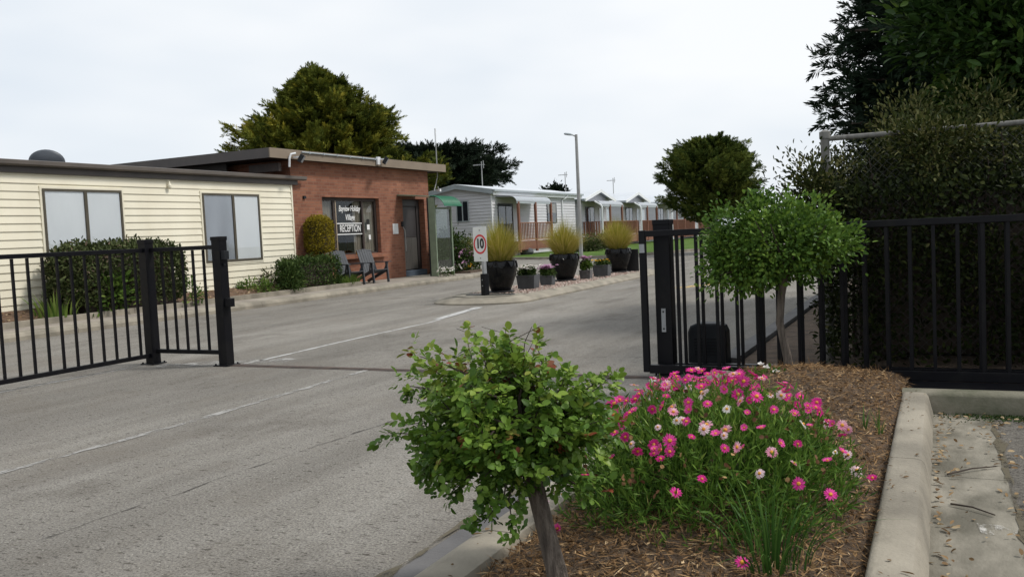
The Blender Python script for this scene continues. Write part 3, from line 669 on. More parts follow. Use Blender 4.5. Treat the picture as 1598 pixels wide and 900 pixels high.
# satellite dish on the cream roof
dX = XB - 1.6; q = atX(72, 252, dX)
sd_ = thing('satellite_dish', (dX, q[1], 3.28), 'dark grey satellite dish on the roof of the cream building', 'satellite dish')
mb = MB(); ax = Vector((-.62, .62, .42)).normalized(); a1 = ax.cross(Vector((0, 0, 1))).normalized(); a2 = a1.cross(ax); vs = []; c0 = Vector((0, 0, .15))
for i in range(8):
    rr = i / 7
    for k in range(28):
        t = 2 * math.pi * k / 28; vs.append(c0 + (a1 * math.cos(t) * .37 + a2 * math.sin(t) * .29) * rr + ax * (.13 * rr * rr))
mb.add(vs, [(i * 28 + k, i * 28 + (k + 1) % 28, (i + 1) * 28 + (k + 1) % 28, (i + 1) * 28 + k) for i in range(7) for k in range(28)])
o = mb.build('dish', M['dish'], sd_, smooth=True); o.modifiers.new('thick', 'SOLIDIFY').thickness = .015
mb = MB(); mb.tube([c0 - ax * .02, c0 - ax * .12 - Vector((0, 0, .1)), (0, 0, -.05)], .022, 8); mb.build('mast', M['dish'], sd_)
mb = MB(); mb.tube([c0 - a2 * .33, c0 + ax * .55 - a2 * .12], .011, 6); mb.box(-.03, .03, -.03, .03, -.03, .03)
for i in range(len(mb.v) - 8, len(mb.v)): mb.v[i] = tuple(Vector(mb.v[i]) + c0 + ax * .56 - a2 * .10)
mb.build('arm', M['dish'], sd_)

# ================================================================== RECEPTION
bl = thing('brick_building', (XB, 23, .13), 'red brick reception building with tan fascia and lettered window', 'building')
L0 = Vector((XB, 23, .13))
yl, yr = 19.64, 27.0
wn = [atX(502, 307, XB)[1], atX(591, 310, XB)[1]]; wz = (1.0, 2.74)
dr = [atX(628, 320, XB)[1], atX(662, 320, XB)[1]]
mb = MB(); wall_holes(mb, XB - .32, XB, yl, yr, .05, 3.74, [(wn[0], wn[1], *wz), (dr[0], dr[1], .05, 2.75)])
mb.box(XB - 7, XB - .325, yl, yl + .24, .05, 3.74); mb.box(XB - 7, XB - .325, yr - .24, yr, .05, 3.74)
loc(mb).build('wall', M['brick'], bl)
mb = MB(); mb.box(XB + .003, XB + .14, wn[0] - .0, wn[1] + .12, .86, .985); loc(mb).build('sill', M['brick'], bl, bevel=.01)
mb = MB(); mb.box(XB - .32, XB - .2, yl + .25, yr - .25, .1, 3.7, 0); mb.v = []; mb.f = []; mb.mi = []
mb.box(XB - 3.5, XB - 3.45, yl + .25, yr - .25, .1, 3.6); loc(mb).build('back_partition', M['interior'], bl)
fx = XB + .30
mb = MB(); mb.box(fx - .04, fx, 18.5, 27.8, 3.72, 3.98); loc(mb).build('fascia', M['tan_fascia'], bl, bevel=.004)
for ya0 in (18.5, 27.76): mb = MB(); mb.box(XB - 8.5, fx - .043, ya0, ya0 + .04, 3.72, 3.98); loc(mb).build('side_fascia', M['brown_trim'], bl)
mb = MB(); mb.box(XB - 8.5, fx - .05, 18.545, 27.755, 3.76, 3.96); mb.box(XB - .02, fx - .05, 27.0, 27.75, 3.745, 3.757); loc(mb).build('roof', M['dark_brown'], bl)
mb = MB(); mb.box(XB - 7, XB - 1.9, 19.2, 19.25, 3.2, 3.755); loc(mb).build('eave_panel', M['panel_grey'], bl)
mb = MB(); mb.box(XB - .95, XB + .1, 19.05, 19.16, 3.40, 3.62); loc(mb).build('eave_beam', M['dark_brown'], bl)
# reception window
yA, yB = wn; WX = XB - .16
fr = MB(); t = .06
cuts = [atX(521, 350, WX)[1], atX(565.5, 350, WX)[1]]
fr.box(WX - .04, WX + .03, yA, yB, wz[1] - .10, wz[1]); fr.box(WX - .04, WX + .03, yA, yB, wz[0], wz[0] + .05)
for a in (yA, cuts[0] - .04, cuts[1] - .04, yB - .08): fr.box(WX - .04, WX + .033, a, a + .08, wz[0] + .05, wz[1] - .10)
win = loc(fr).build('window', M['dark_brown'], bl)
mb = MB(); mb.box(WX + .036, WX + .05, cuts[0] + .045, cuts[0] + .085, wz[0] + .05, wz[1] - .10); loc(mb).build('frame', M['curtain'], win)
for a, b in ((yA + .08, cuts[0] - .04), (cuts[0] + .04, cuts[1] - .04), (cuts[1] + .04, yB - .08)):
    mb = MB(); mb.box(WX - .004, WX + .003, a, b, wz[0] + .05, wz[1] - .10); loc(mb).build('pane', M['glass_dark'], win)
for a, b in ((yA + .06, cuts[0] - .02), (atX(553.5, 350, WX)[1], cuts[1] - .02), (cuts[1] + .02, yB - .06)):
    mb = MB(); k = 14; pr = [(WX - .06 + .012 * math.sin(i * 2.4), a + (b - a) * i / k) for i in range(k + 1)]
    mb.add([(x, y, z) for x, y in pr for z in (wz[0] + .05, wz[1] - .1)], [(2 * i, 2 * i + 2, 2 * i + 3, 2 * i + 1) for i in range(k)])
    loc(mb).build('curtain', M['curtain'], win)
yc = atX(545.5, 340, WX)[1]
def wtxt(nm, s, size, y, z, **kw):
    return text_obj(nm, s, size, M['white_letter'], win, (WX + .010 - L0.x, y - L0.y, z - L0.z), (0, 1, 0), (0, 0, 1), **kw)
zc = wz[0]
wtxt('lettering', 'Bayview Holiday', .25, yc, atX(545, 326, WX)[2], shear=.25, bold=.003, sx=.66)
wtxt('lettering', 'Village', .25, yc, atX(545, 339.5, WX)[2], shear=.25, bold=.003, sx=.74)
zR = atX(545, 357, WX)[2]
mb = MB(); mb.box(WX + .004, WX + .0065, cuts[0] + .09, cuts[1] - .045, zR - .15, zR + .15); loc(mb).build('sign_band', M['black_ink'], win)
wtxt('lettering', 'RECEPTION', .30, yc, zR + .005, bold=.003, sx=.68)
for dz in (-.165, .165):
    mb = MB(); mb.box(WX + .008, WX + .011, cuts[0] + .09, cuts[1] - .045, zR + dz - .014, zR + dz + .014); loc(mb).build('sign_line', M['white_letter'], win)
q = atX(574, 346, WX)
for y_, z_, w_, h_, mt_ in ((0, .0, .15, .16, M['black_ink']), (.0, -.17, .14, .16, M['white_letter']), (.05, -.49, .11, .15, M['white_letter'])):
    mb = MB(); mb.box(WX + .006, WX + .009, q[1] + y_ - w_ / 2, q[1] + y_ + w_ / 2, q[2] + z_ - h_ / 2, q[2] + z_ + h_ / 2); loc(mb).build('window_notice', mt_, win)
# door
dm = (dr[0] + dr[1]) / 2
mb = MB(); mb.box(XB - .30, XB - .22, dr[0], dr[0] + .08, .33, 2.74); mb.box(XB - .30, XB - .22, dr[1] - .2, dr[1], .33, 2.74); mb.box(XB - .30, XB - .22, dr[0] + .08, dr[1] - .2, 2.52, 2.74)
door = loc(mb).build('door', M['door_dark'], bl)
mb = MB(); mb.box(XB - .28, XB - .25, dr[0] + .085, dr[1] - .205, 1.45, 2.5); loc(mb).build('pane', M['door_dark'], door)
mb = MB(); mb.box(XB - .28, XB - .25, dr[0] + .085, dr[1] - .205, .35, 1.44)
for i in range(9): mb.box(XB - .249, XB - .244, dr[0] + .10 + i * .09, dr[0] + .108 + i * .09, .36, 1.43)
loc(mb).build('mesh_panel', M['door_mesh'], door)
mb = MB(); mb.box(XB - .30, XB - .01, dr[0] + .001, dr[1] - .001, .13, .32); loc(mb).build('step', M['blue_step'], bl, bevel=.008)
mb = MB(); mb.box(XB - .245, XB - .19, dr[0] + .14, dr[0] + .2, 1.3, 1.36); loc(mb).build('handle', M['steel'], door)
q = atX(617, 357, XB); mb = MB(); mb.box(XB + .003, XB + .012, q[1] - .16, q[1] + .16, q[2] - .17, q[2] + .17); loc(mb).build('notice', M['white'], bl)
q = atX(627, 350, XB); mb = MB(); mb.box(XB + .003, XB + .06, q[1] - .05, q[1] + .06, q[2] - .08, q[2] + .09); loc(mb).build('intercom', M['black_box'], bl, bevel=.008)
mb = MB(); mb.tube([(XB + .03, q[1] + .02, q[2] - .1), (XB + .05, q[1] + .1, q[2] - .2), (XB + .05, q[1] + .12, q[2] - .9)], .018, 6); loc(mb).build('pipe', M['pole'], bl)
q = atX(474, 308, XB); mb = MB(); mb.box(XB + .003, XB + .05, q[1] - .05, q[1] + .05, q[2] - .04, q[2] + .04); loc(mb).build('vent', M['black_box'], bl)
# floodlights and conduit on the fascia
mb = MB(); a, b = atX(470, 243, fx), atX(592, 249, fx)
mb.tube([(fx + .03, a[1], 3.93), (fx + .03, b[1], 3.93)], .022, 6)
for i in range(6): mb.box(fx + .003, fx + .06, a[1] + (b[1] - a[1]) * (i + .5) / 6 - .015, a[1] + (b[1] - a[1]) * (i + .5) / 6 + .015, 3.9, 3.96)
cond = mb.build('cable_conduit', M['gutter_grey']); tag(cond, 'white conduit along the tan fascia between the two floodlights', 'conduit')
def floodlight(px, py, label, curved):
    q = atX(px, py, fx + .15); f = thing('floodlight', (fx + .02, q[1], q[2]), label, 'floodlight', 'floodlights on the reception fascia')
    mb = MB(); c = Vector((.20, .03, .0)); d = Vector((.72, .45, -.55)).normalized(); mb.bar(c - d * .06, c + d * .05, .34, .22); mb.build('housing', M['black_box'], f, bevel=.01)
    mb = MB(); mb.bar(c + d * .052, c + d * .057, .29, .17); mb.build('lens', M['canopy_grey'], f)
    mb = MB()
    if curved: mb.tube([(.0, -.25, -.22), (.03, -.26, 0), (.05, -.22, .12), (.1, -.08, .15)], .03, 8)
    else: mb.box(0, .06, -.2, -.04, -.12, .12)
    mb.bar((0, -.05, .05), (.2, 0, .05), .04, .04); mb.build('bracket', M['trim_white'], f)
floodlight(466, 248, 'floodlight at the left end of the fascia with curved white cable', True)
floodlight(598, 251, 'floodlight in the middle of the tan fascia on a square box', False)
# antenna mast at the right end of the fascia
q = atX(682, 262, XB + .05); am = thing('antenna_mast', (XB + .05, q[1], 3.0), 'thin pale antenna mast at the right end of the brick building', 'antenna')
mb = MB(); mb.tube([(-.06, -.2, .05), (-.05, -.06, .3), (0, 0, .6), (0, 0, 1.9), (0, 0, 2.25)], [.02, .02, .02, .018, .01], 8); mb.build('pole', M['pole'], am)
mb = MB(); mb.tube([(0, 0, 1.75), (0, 0, 2.28)], .028, 8); mb.build('sleeve', M['trim_white'], am); mb = MB(); mb.tube([(0, 0, .2), (-.12, .25, .12)], .015, 6); mb.box(-.2, -.05, .2, .3, .05, .14); mb.build('bracket', M['trim_white'], am)

# entry shelter: flat canopy that curves down over a glass screen
sx = -14.78; sh = thing('entry_shelter', (sx, 25.1, .13), 'green curved awning and framed glass screen beside the reception door', 'awning')
L0 = Vector((sx, 25.1, .13)); ys0, ys1 = 25.0, 26.02
zt = atX(672, 306, sx)[2]
prof = [(XB + .01, zt + .14), (sx - .15, zt + .02)] + [(sx - .15 + .55 * math.sin(a), zt + .02 - .46 * (1 - math.cos(a))) for a in np.linspace(.12, 1.35, 9)]
mb = MB(); vs = []; NYc = 60
for j in range(NYc + 1):
    y = ys0 - .04 + (ys1 + .14 - ys0 + .04) * j / NYc; rp = .012 * (j % 2)
    vs += [(x, y, z + rp) for x, z in prof[1:]]
k = len(prof) - 1; mb.add(vs, [(j * k + i, (j + 1) * k + i, (j + 1) * k + i + 1, j * k + i + 1) for j in range(NYc) for i in range(k - 1)])
o = loc(mb).build('awning', M['green_awning'], sh); o.modifiers.new('thick', 'SOLIDIFY').thickness = .012
mb = MB(); mb.extrude([(XB + .01, zt + .14), (XB + .01, zt + .10), (sx - .15, zt - .02), (sx - .15, zt + .015)], 'y', ys0 - .05, ys1 + .1); loc(mb).build('canopy', M['green_post'], sh)
mb = MB(); mb.box(sx - .24, sx + .0, ys0 - .03, ys0 + .03, .14, zt - .03); mb.box(sx - .04, sx + .04, ys1 - .06, ys1 + .0, .14, zt - .33)
mb.box(sx - .03, sx + .03, ys0 + .03, ys1 - .06, .24, .30); mb.box(sx - .03, sx + .03, ys0 + .03, ys1 - .06, zt - .42, zt - .36); loc(mb).build('frame', M['green_post'], sh, bevel=.004)
mb = MB(); mb.box(sx - .3, sx - .245, ys0 - .02, ys0 + .02, .14, zt - .03); mb.box(sx - .12, sx - .045, ys1 - .05, ys1 - .01, .14, zt - .33); loc(mb).build('inner_post', M['black_box'], sh)
mb = MB(); mb.box(sx - .004, sx + .004, ys0 + .03, ys1 - .06, .30, zt - .42); loc(mb).build('pane', M['glass_green'], sh)

# two slatted garden chairs
def make_chair(loc_, label, rz):
    c = thing('garden_chair', loc_, label, 'chair', 'grey slatted garden chairs outside reception', rz)
    mb = MB()
    for i in range(6): mb.box(.62 - i * .085 - .07, .62 - i * .085, -.26, .26, .40 - i * .022 - .022, .40 - i * .022)
    mb.build('seat', M['chair_grey'], c, bevel=.004)
    mb = MB()
    for i in range(6):
        y = -.235 + i * .094; mb.bar((.12, y, .30), (-.16 - .03 * abs(i - 2.5) * 0, y, 1.02 - .012 * abs(i - 2.5)), .085, .02, (1, 0, 0))
    mb.bar((-.14, -.28, .93), (-.14, .28, .93), .02, .07); mb.bar((.0, -.28, .55), (.0, .28, .55), .02, .07); mb.build('backrest', M['chair_grey'], c)
    for s in (-1, 1):
        mb = MB(); mb.box(-.12, .64, s * .34 - .06, s * .34 + .06, .60, .625); mb.bar((.42, s * .30, .36), (.52, s * .34, .60), .03, .06); mb.build('armrest', M['chair_grey'], c, bevel=.006)
        mb = MB(); mb.bar((.58, s * .29, 0), (.52, s * .29, .60), .035, .08, (1, 0, 0)); mb.build('leg', M['chair_grey'], c)
        mb = MB(); mb.bar((-.36, s * .29, 0.02), (.56, s * .29, .38), .035, .09); mb.build('leg', M['chair_grey'], c)
    return c
ch = make_chair((-15.62, 22.25, .135), 'grey slatted garden chair in full view below the right of the window', R(-14))
ch2 = copy_thing(ch, (-15.72, 21.1, .135), 'grey slatted garden chair half hidden behind the clipped hedge', rz=R(-8))
q = atX(563.5, 395.5, XB + .1)
mb = MB(); mb.box(-.05, .05, -.16, .16, 0, .10); mb.box(-.035, .035, -.13, .13, .101, .13); o = mb.build('yellow_tub', M['yellow'], bevel=.01, loc=(XB + .075, float(q[1]), .988)); tag(o, 'small yellow tub on the brick window sill behind the chairs', 'tub')

# ================================================================== CABINS
def rail(mb, p, q, z0, z1, n, w=.05):
    p, q = Vector(p), Vector(q)
    mb.bar((p.x, p.y, z1), (q.x, q.y, z1), .09, .05); mb.bar((p.x, p.y, z0), (q.x, q.y, z0), .05, .07)
    for i in range(n):
        c = p.lerp(q, (i + .5) / n); mb.box(c.x - w / 2, c.x + w / 2, c.y - w / 2, c.y + w / 2, z0 + .036, z1 - .026)
def canopy_part(par, x0, x1, y0, y1, zt, drop, off):
    pr = [(x0, zt)] + [(x1 - .45 + .45 * math.sin(a), zt - .02 - drop * (1 - math.cos(a))) for a in np.linspace(.0, 1.45, 9)]
    mb = MB(); k = len(pr); vs = [(x, y, z) for y in (y0, y1) for x, z in pr]
    mb.add(vs, [(i, i + 1, k + i + 1, k + i) for i in range(k - 1)]); mb.v = [(x - off[0], y - off[1], z - off[2]) for x, y, z in mb.v]
    o = mb.build('canopy', M['canopy_grey'], par, smooth=False); o.modifiers.new('thick', 'SOLIDIFY').thickness = .03
    mb = MB(); mb.box(x1 - .03, x1 + .02, y0, y1, zt - drop - .12, zt - drop + .0); mb.v = [(x - off[0], y - off[1], z - off[2]) for x, y, z in mb.v]; mb.build('canopy_gutter', M['gutter_grey'], par)
def win_part(par, off, axis, c, a0, a1, z0, z1, mid=True, blind='dark_blind', half=None, frame='frame_dark'):
    """window on a wall at coordinate c; axis 'x': wall faces +x; axis 'y': wall faces -y"""
    def bx(mbq, d0, d1, a, b, z, zz):
        if axis == 'x': mbq.box(c + d0 - off[0], c + d1 - off[0], a - off[1], b - off[1], z - off[2], zz - off[2])
        else: mbq.box(a - off[0], b - off[0], c - d1 - off[1], c - d0 - off[1], z - off[2], zz - off[2])
    t = .06; mb = MB(); bx(mb, .005, .075, a0, a0 + t, z0, z1); bx(mb, .005, .075, a1 - t, a1, z0, z1); bx(mb, .005, .075, a0 + t, a1 - t, z1 - t, z1); bx(mb, .005, .075, a0 + t, a1 - t, z0, z0 + t)
    am_ = (a0 + a1) / 2
    if mid: bx(mb, .006, .077, am_ - .035, am_ + .035, z0 + t, z1 - t)
    f = mb.build('window' if z0 > 1.3 else 'door', M[frame], par)
    mb = MB(); bx(mb, .060, .066, a0 + t, a1 - t, z0 + t, z1 - t); mb.build('pane', M['glass_dark'], f)
    mb = MB(); bx(mb, .048, .053, a0 + t, a1 - t, z0 + t, z1 - t); mb.build('blind', M[blind], f)
    if half:
        mb = MB(); bx(mb, .0535, .0555, *half); mb.build('blind', M['curtain'] if blind == 'dark_blind' else M['blind'], f)
    return f
# cabin 1: gable end towards us, long front to the street
cx0, cx1, cy0, cy1 = -28.2, -23.75, 46.7, 60.0
off = (cx1, cy0, .1); c1 = thing('holiday_cabin', off, 'nearest grey weatherboard cabin with redwood deck and low gabled roof', 'cabin', 'grey holiday cabins along the street')
def sub(mb): mb.v = [(x - off[0], y - off[1], z - off[2]) for x, y, z in mb.v]; return mb
rx = -26.0; ze, zr = 3.78, 4.30
mb = MB(); siding(mb, (cx0, cy0), (cx1, cy0), .35, ze, .19, .042)
siding(mb, (cx0, cy0), (cx1, cy0), ze, zr + .1, .1, .02, lim=lambda z: ((z - ze) / (zr - ze + .1) * (rx - cx0), (cx1 - cx0) - (z - ze) / (zr - ze + .1) * (cx1 - rx)))
siding(mb, (cx1, cy0), (cx1, cy1), .35, ze + .05, .19, .042)
mb.box(cx0, cx1 - .003, cy0 + .003, cy1, .1, ze); sub(mb).build('wall', M['siding_grey'], c1)
mb = MB()
for y0_, y1_ in ((cy0 - .28, cy1 + .9),):
    mb.extrude([(rx, 4.51), (cx1 + .27, 4.08), (cx1 + .27, 4.04), (rx, 4.46)], 'y', y0_, y1_); mb.extrude([(rx - .001, 4.51), (cx0 - .2, 4.08), (cx0 - .2, 4.04), (rx - .001, 4.46)], 'y', y0_, y1_)
sub(mb).build('roof', M['roof_metal'], c1)
mb = MB(); mb.extrude([(rx, 4.458), (cx1 + .25, 4.038), (cx1 + .25, 3.80), (rx, 4.22)], 'y', cy0 - .27, cy0 - .22); mb.extrude([(rx - .002, 4.458), (cx0 - .2, 4.038), (cx0 - .2, 3.80), (rx - .002, 4.22)], 'y', cy0 - .27, cy0 - .22); sub(mb).build('barge_board', M['gutter_grey'], c1)
mb = MB(); mb.box(cx1 + .275, cx1 + .40, cy0 - .26, cy1 + .9, 3.93, 4.07); sub(mb).build('gutter', M['gutter_grey'], c1, bevel=.02)
mb = MB(); mb.box(cx1 + .03, cx1 + .26, cy0 - .2, cy1 + .85, 3.80, 3.86); mb.box(cx1 + .24, cx1 + .27, cy0 - .2, cy1 + .85, 3.74, 3.93); sub(mb).build('fascia', M['trim_white'], c1)
mb = MB(); mb.box(cx1 - .01, cx1 + .035, cy0 - .035, cy0 + .06, .3, 3.78); sub(mb).build('corner_trim', M['trim_white'], c1)
mb = MB(); q = atX(879, 350, cx1 + .1); mb.tube([(cx1 + .33, q[1] + .5, 3.95), (cx1 + .25, q[1] + .2, 3.7), (cx1 + .08, q[1], 3.55), (cx1 + .08, q[1], .2)], .05, 8); sub(mb).build('downpipe', M['trim_white'], c1)
a, b = atY(712, 314, cy0), atY(733, 346, cy0); win_part(c1, off, 'y', cy0, a[0], b[0], b[2], a[2], True, 'dark_blind', None, 'gutter_grey')
a, b = atX(775.5, 317, cx1), atX(800, 350, cx1); win_part(c1, off, 'x', cx1, a[1], b[1], .95, a[2] - .02, True)
a, b = atX(852, 316, cx1), atX(868, 348, cx1); win_part(c1, off, 'x', cx1, a[1], b[1], b[2], a[2], False, 'dark_blind', (a[1] + .08, b[1] - .08, (a[2] + b[2]) / 2, a[2] - .07))
dX = -22.35; d0, d1 = atX(811, 390, dX)[1], atX(862, 385, dX)[1]
canopy_part(c1, cx1 + .02, dX, cy0 + .55, d1 + .1, 3.66, .36, off)
mb = MB(); mb.box(cx1 + .03, dX - .02, cy0 + 1.0, d1, .86, .93); sub(mb).build('deck', M['redwood'], c1)
mb = MB(); mb.box(dX - .018, dX + .03, d0 - .2, d1 + .02, .42, .94); mb.box(cx1 + .04, dX - .02, cy0 + .95, cy0 + .995, .42, .93); sub(mb).build('deck_skirt', M['redwood'], c1)
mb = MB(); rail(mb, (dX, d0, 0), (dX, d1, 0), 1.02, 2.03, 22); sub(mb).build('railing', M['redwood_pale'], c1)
for px_ in (810, 836.5, 860.5):
    q = atX(px_, 349, dX); mb = MB(); mb.box(dX - .06, dX + .06, q[1] - .09, q[1] + .09, .3, 3.28); sub(mb).build('post', M['redwood'], c1)
mb = MB()
for i in range(3): mb.box(cx1 + .3, dX - .1, cy0 + .2 + i * .25, cy0 + .2 + i * .25 + .24, .1, .3 + i * .2)
sub(mb).build('steps', M['planter'], c1)
# gable-front cabins
def gable_cabin(Y0, label, depth=11):
    X0 = -23.7; off = (X0, Y0, .1); c = thing('holiday_cabin', off, label, 'cabin', 'grey holiday cabins along the street')
    def sb(mb): mb.v = [(x - off[0], y - off[1], z - off[2]) for x, y, z in mb.v]; return mb
    w = 6.1; zw = 3.68; yp = Y0 + w / 2; zp = 4.36
    mb = MB(); siding(mb, (X0 - depth, Y0), (X0, Y0), .35, zw, .19, .042); siding(mb, (X0, Y0), (X0, Y0 + w), .35, zw, .19, .042)
    siding(mb, (X0, Y0), (X0, Y0 + w), zw, zp - .1, .1, .02, lim=lambda z: ((z - zw) / (zp - zw) * w / 2, w - (z - zw) / (zp - zw) * w / 2))
    mb.box(X0 - depth, X0 - .003, Y0 + .003, Y0 + w, .1, zw); sb(mb).build('wall', M['siding_grey'], c)
    mb = MB()
    for s in (-1, 1):
        ye = yp + s * (w / 2 + .35); mb.extrude([(yp + s * .001, zp + .12), (ye, zw + .04), (ye, zw - .0), (yp + s * .001, zp + .08)], 'x', X0 - depth, X0 + .45)
    sb(mb).build('roof', M['roof_metal'], c)
    mb = MB()
    for s in (-1, 1):
        ye = yp + s * (w / 2 + .36); mb.extrude([(yp + s * .002, zp + .13), (ye, zw + .05), (ye, zw - .17), (yp + s * .002, zp - .10)], 'x', X0 + .452, X0 + .50)
    sb(mb).build('barge_board', M['trim_white'], c)
    mb = MB(); mb.box(X0 - depth, X0 + .44, Y0 - .46, Y0 - .352, zw - .1, zw + .03); sb(mb).build('gutter', M['gutter_grey'], c)
    Xd = X0 + 1.5; y0, y1 = Y0 + .05, Y0 + 5.2
    canopy_part(c, X0 + .02, Xd, y0, y1, 3.56, .34, off)
    mb = MB(); mb.box(X0 + .03, Xd - .02, y0, y1, .86, .93); sb(mb).build('deck', M['redwood'], c)
    mb = MB(); mb.box(Xd - .018, Xd + .03, y0, y1 + 3.3, .35, .94); mb.box(X0 + .04, Xd - .02, y0 - .05, y0 - .004, .35, .93); sb(mb).build('deck_skirt', M['redwood'], c)
    mb = MB(); rail(mb, (Xd, y0 + .1, 0), (Xd, y1 + 3.2, 0), 1.02, 2.0, 24, .09); rail(mb, (X0 + .05, y0, 0), (Xd - .1, y0, 0), 1.02, 2.0, 7, .1); sb(mb).build('railing', M['redwood'], c)
    for yy in (y0 + 2.0, y1 - .4, y1 + 3.2):
        mb = MB(); mb.box(Xd - .06, Xd + .06, yy - .09, yy + .09, .3, 3.24 if yy < y1 else 2.06); sb(mb).build('post', M['redwood'], c)
    mb = MB(); mb.tube([(Xd - .45, y0 - .05, 3.5), (Xd + .03, y0 - .02, 3.2), (Xd + .1, y0 - .02, 3.05), (Xd + .1, y0 - .02, .2)], .06, 8); sb(mb).build('downpipe', M['trim_white'], c)
    win_part(c, off, 'x', X0, Y0 + .7, Y0 + 2.5, .95, 3.15, True, 'dark_blind', (Y0 + 1.65, Y0 + 2.2, 1.05, 3.08), 'frame_dark')
    win_part(c, off, 'x', X0, Y0 + 3.6, Y0 + 4.6, 1.9, 3.1, True, 'blind', None, 'trim_white')
    win_part(c, off, 'x', X0, Y0 + 5.15, Y0 + 5.85, 1.6, 3.15, False, 'blind', None, 'trim_white')
    return c
g1 = gable_cabin(61.2, 'grey cabin with white gable directly behind the lamp post')
copy_thing(g1, (-23.7, 70.6, .1), 'grey cabin with white gable between the lamp post cabin and the round cypress')
copy_thing(g1, (-23.7, 80.0, .1), 'grey cabin whose front is partly covered by the round cypress')
copy_thing(g1, (-23.7, 89.4, .1), 'farthest grey cabin seen beneath the round cypress crown')
def aerial(x, y, z0, h, label):
    a = thing('tv_antenna', (x, y, z0), label, 'antenna', 'television antennas on the cabin roofs')
    mb = MB(); mb.tube([(0, 0, 0), (0, 0, h)], .035, 6); mb.build('mast', M['pole'], a)
    mb = MB(); mb.bar((-.55, -.1, h - .2), (.2, .05, h - .2), .04, .04)
    for i in range(5): mb.bar((-.5 + i * .13, -.06, h - .2 - .05), (-.5 + i * .13, -.03, h - .2 + .05), .02, .02)
    mb.bar((.12, .03, h - .42), (.12, .03, h + .06), .035, .035); mb.build('boom', M['pole'], a)
q = atX(752, 270, -26); aerial(-26, q[1], 4.4, 1.65, 'antenna on the nearest cabin roof in front of the dark tree')
q = atX(882, 280, -27); aerial(-27, q[1], 4.3, atX(882, 269, -27)[2] - 4.3, 'antenna just left of the lamp post')
q = atX(957, 290, -25.5); aerial(-25.5, q[1], 4.25, atX(957, 278, -25.5)[2] - 4.25, 'antenna right of the lamp post above the white gables')
# bundle by the deck and low shrubs in front of cabins
q = G(820, 397, .12); o = MB(); o.lathe([(.35, 0), (.42, .15), (.36, .34), (.2, .42), (.02, .44)], 16, sx=1.3, sy=.9)
o = o.build('rolled_tarpaulin', M['planter'], smooth=True, loc=(float(q[0]), float(q[1]), .11)); tag(o, 'dark grey rolled bundle on the lawn beside the nearest cabin deck', 'bundle')

# street lamp
q = G(907, 400, .1); lp = thing('street_lamp', (q[0], q[1], .1), 'tall grey street lamp with one short arm on the lawn edge', 'street lamp')
zt_ = atY(900, 210, q[1])[2] - .1
mb = MB(); mb.tube([(0, 0, -.1), (0, 0, zt_ * .5), (0, 0, zt_)], [.105, .09, .07], 12); mb.build('pole', M['pole'], lp, smooth=True)
mb = MB(); mb.tube([(0, 0, zt_ - .12), (-.15, 0, zt_ - .03), (-.25, 0, zt_ + .02)], .03, 8); mb.build('arm', M['pole'], lp)
mb = MB(); mb.lathe([(.02, .06), (.09, .05), (.11, 0), (.09, -.05), (.02, -.06)], 14, (0, 0, 0), sx=2.3); mb.v = [(x - .42, y, z + zt_ + .05 - x * .18) for x, y, z in mb.v]; mb.build('lamp_head', M['gutter_grey'], lp, smooth=True)

# ================================================================== ISLAND FURNITURE
sp_ = thing('speed_sign', (*G(757, 461, .14)[:2], .13), 'white 10 speed limit sign with red ring on the traffic island', 'sign', rz=R(-22))
q = G(757, 461, .14); Yq = q[1]; zs1, zs0 = atY(750, 354, Yq)[2] - .13, atY(751, 408, Yq)[2] - .13
sw = .44
mb = MB(); mb.box(-.035, .035, -.02, .05, .0, zs1 - .06); mb.build('pole', M['steel'], sp_)
mb = MB(); mb.box(-.062, .062, -.055, .075, 0, atY(757, 427, Yq)[2] - .13); mb.build('sleeve', M['black'], sp_, bevel=.008)
for z_ in (.22, .34):
    mb = MB(); mb.lathe([(.012, 0), (.012, .006)], 10); mb.v = [(x, -.056 - z, y + z_) for x, y, z in mb.v]; mb.build('bolt', M['steel'], sp_)
ob = .05
mb = MB(); mb.box(-sw / 2 - ob, sw / 2 - ob, -.028, -.022, zs0, zs1); face = mb.build('sign_plate', M['sign_face'], sp_, bevel=.01)
zc_ = (zs0 + zs1) / 2 + .0
mb = MB(); vs = []
for r_ in (.205, .165):
    for k in range(48): t = 2 * math.pi * k / 48; vs += [(-ob + r_ * math.cos(t), -.031, zc_ + r_ * math.sin(t)), (-ob + r_ * math.cos(t), -.0285, zc_ + r_ * math.sin(t))]
fs = []
for k in range(48):
    k2 = (k + 1) % 48; fs += [(2 * k, 2 * k2, 96 + 2 * k2, 96 + 2 * k), (2 * k, 2 * k + 1, 2 * k2 + 1, 2 * k2), (96 + 2 * k, 96 + 2 * k2, 96 + 2 * k2 + 1, 96 + 2 * k + 1)]
mb.add(vs, fs); mb.build('red_ring', M['red_ink'], face)
text_obj('number', '10', .27, M['black_ink'], face, (-ob, -.0295, zc_ + .005), (1, 0, 0), (0, 0, 1), bold=.012, sx=.92)
for z_ in (zs1 - .07, zs0 + .07):
    mb = MB(); mb.lathe([(.012, 0), (.012, .006)], 8); mb.v = [(x - ob, -.0285 - z, y + z_) for x, y, z in mb.v]; mb.build('bolt', M['black_ink'], face)

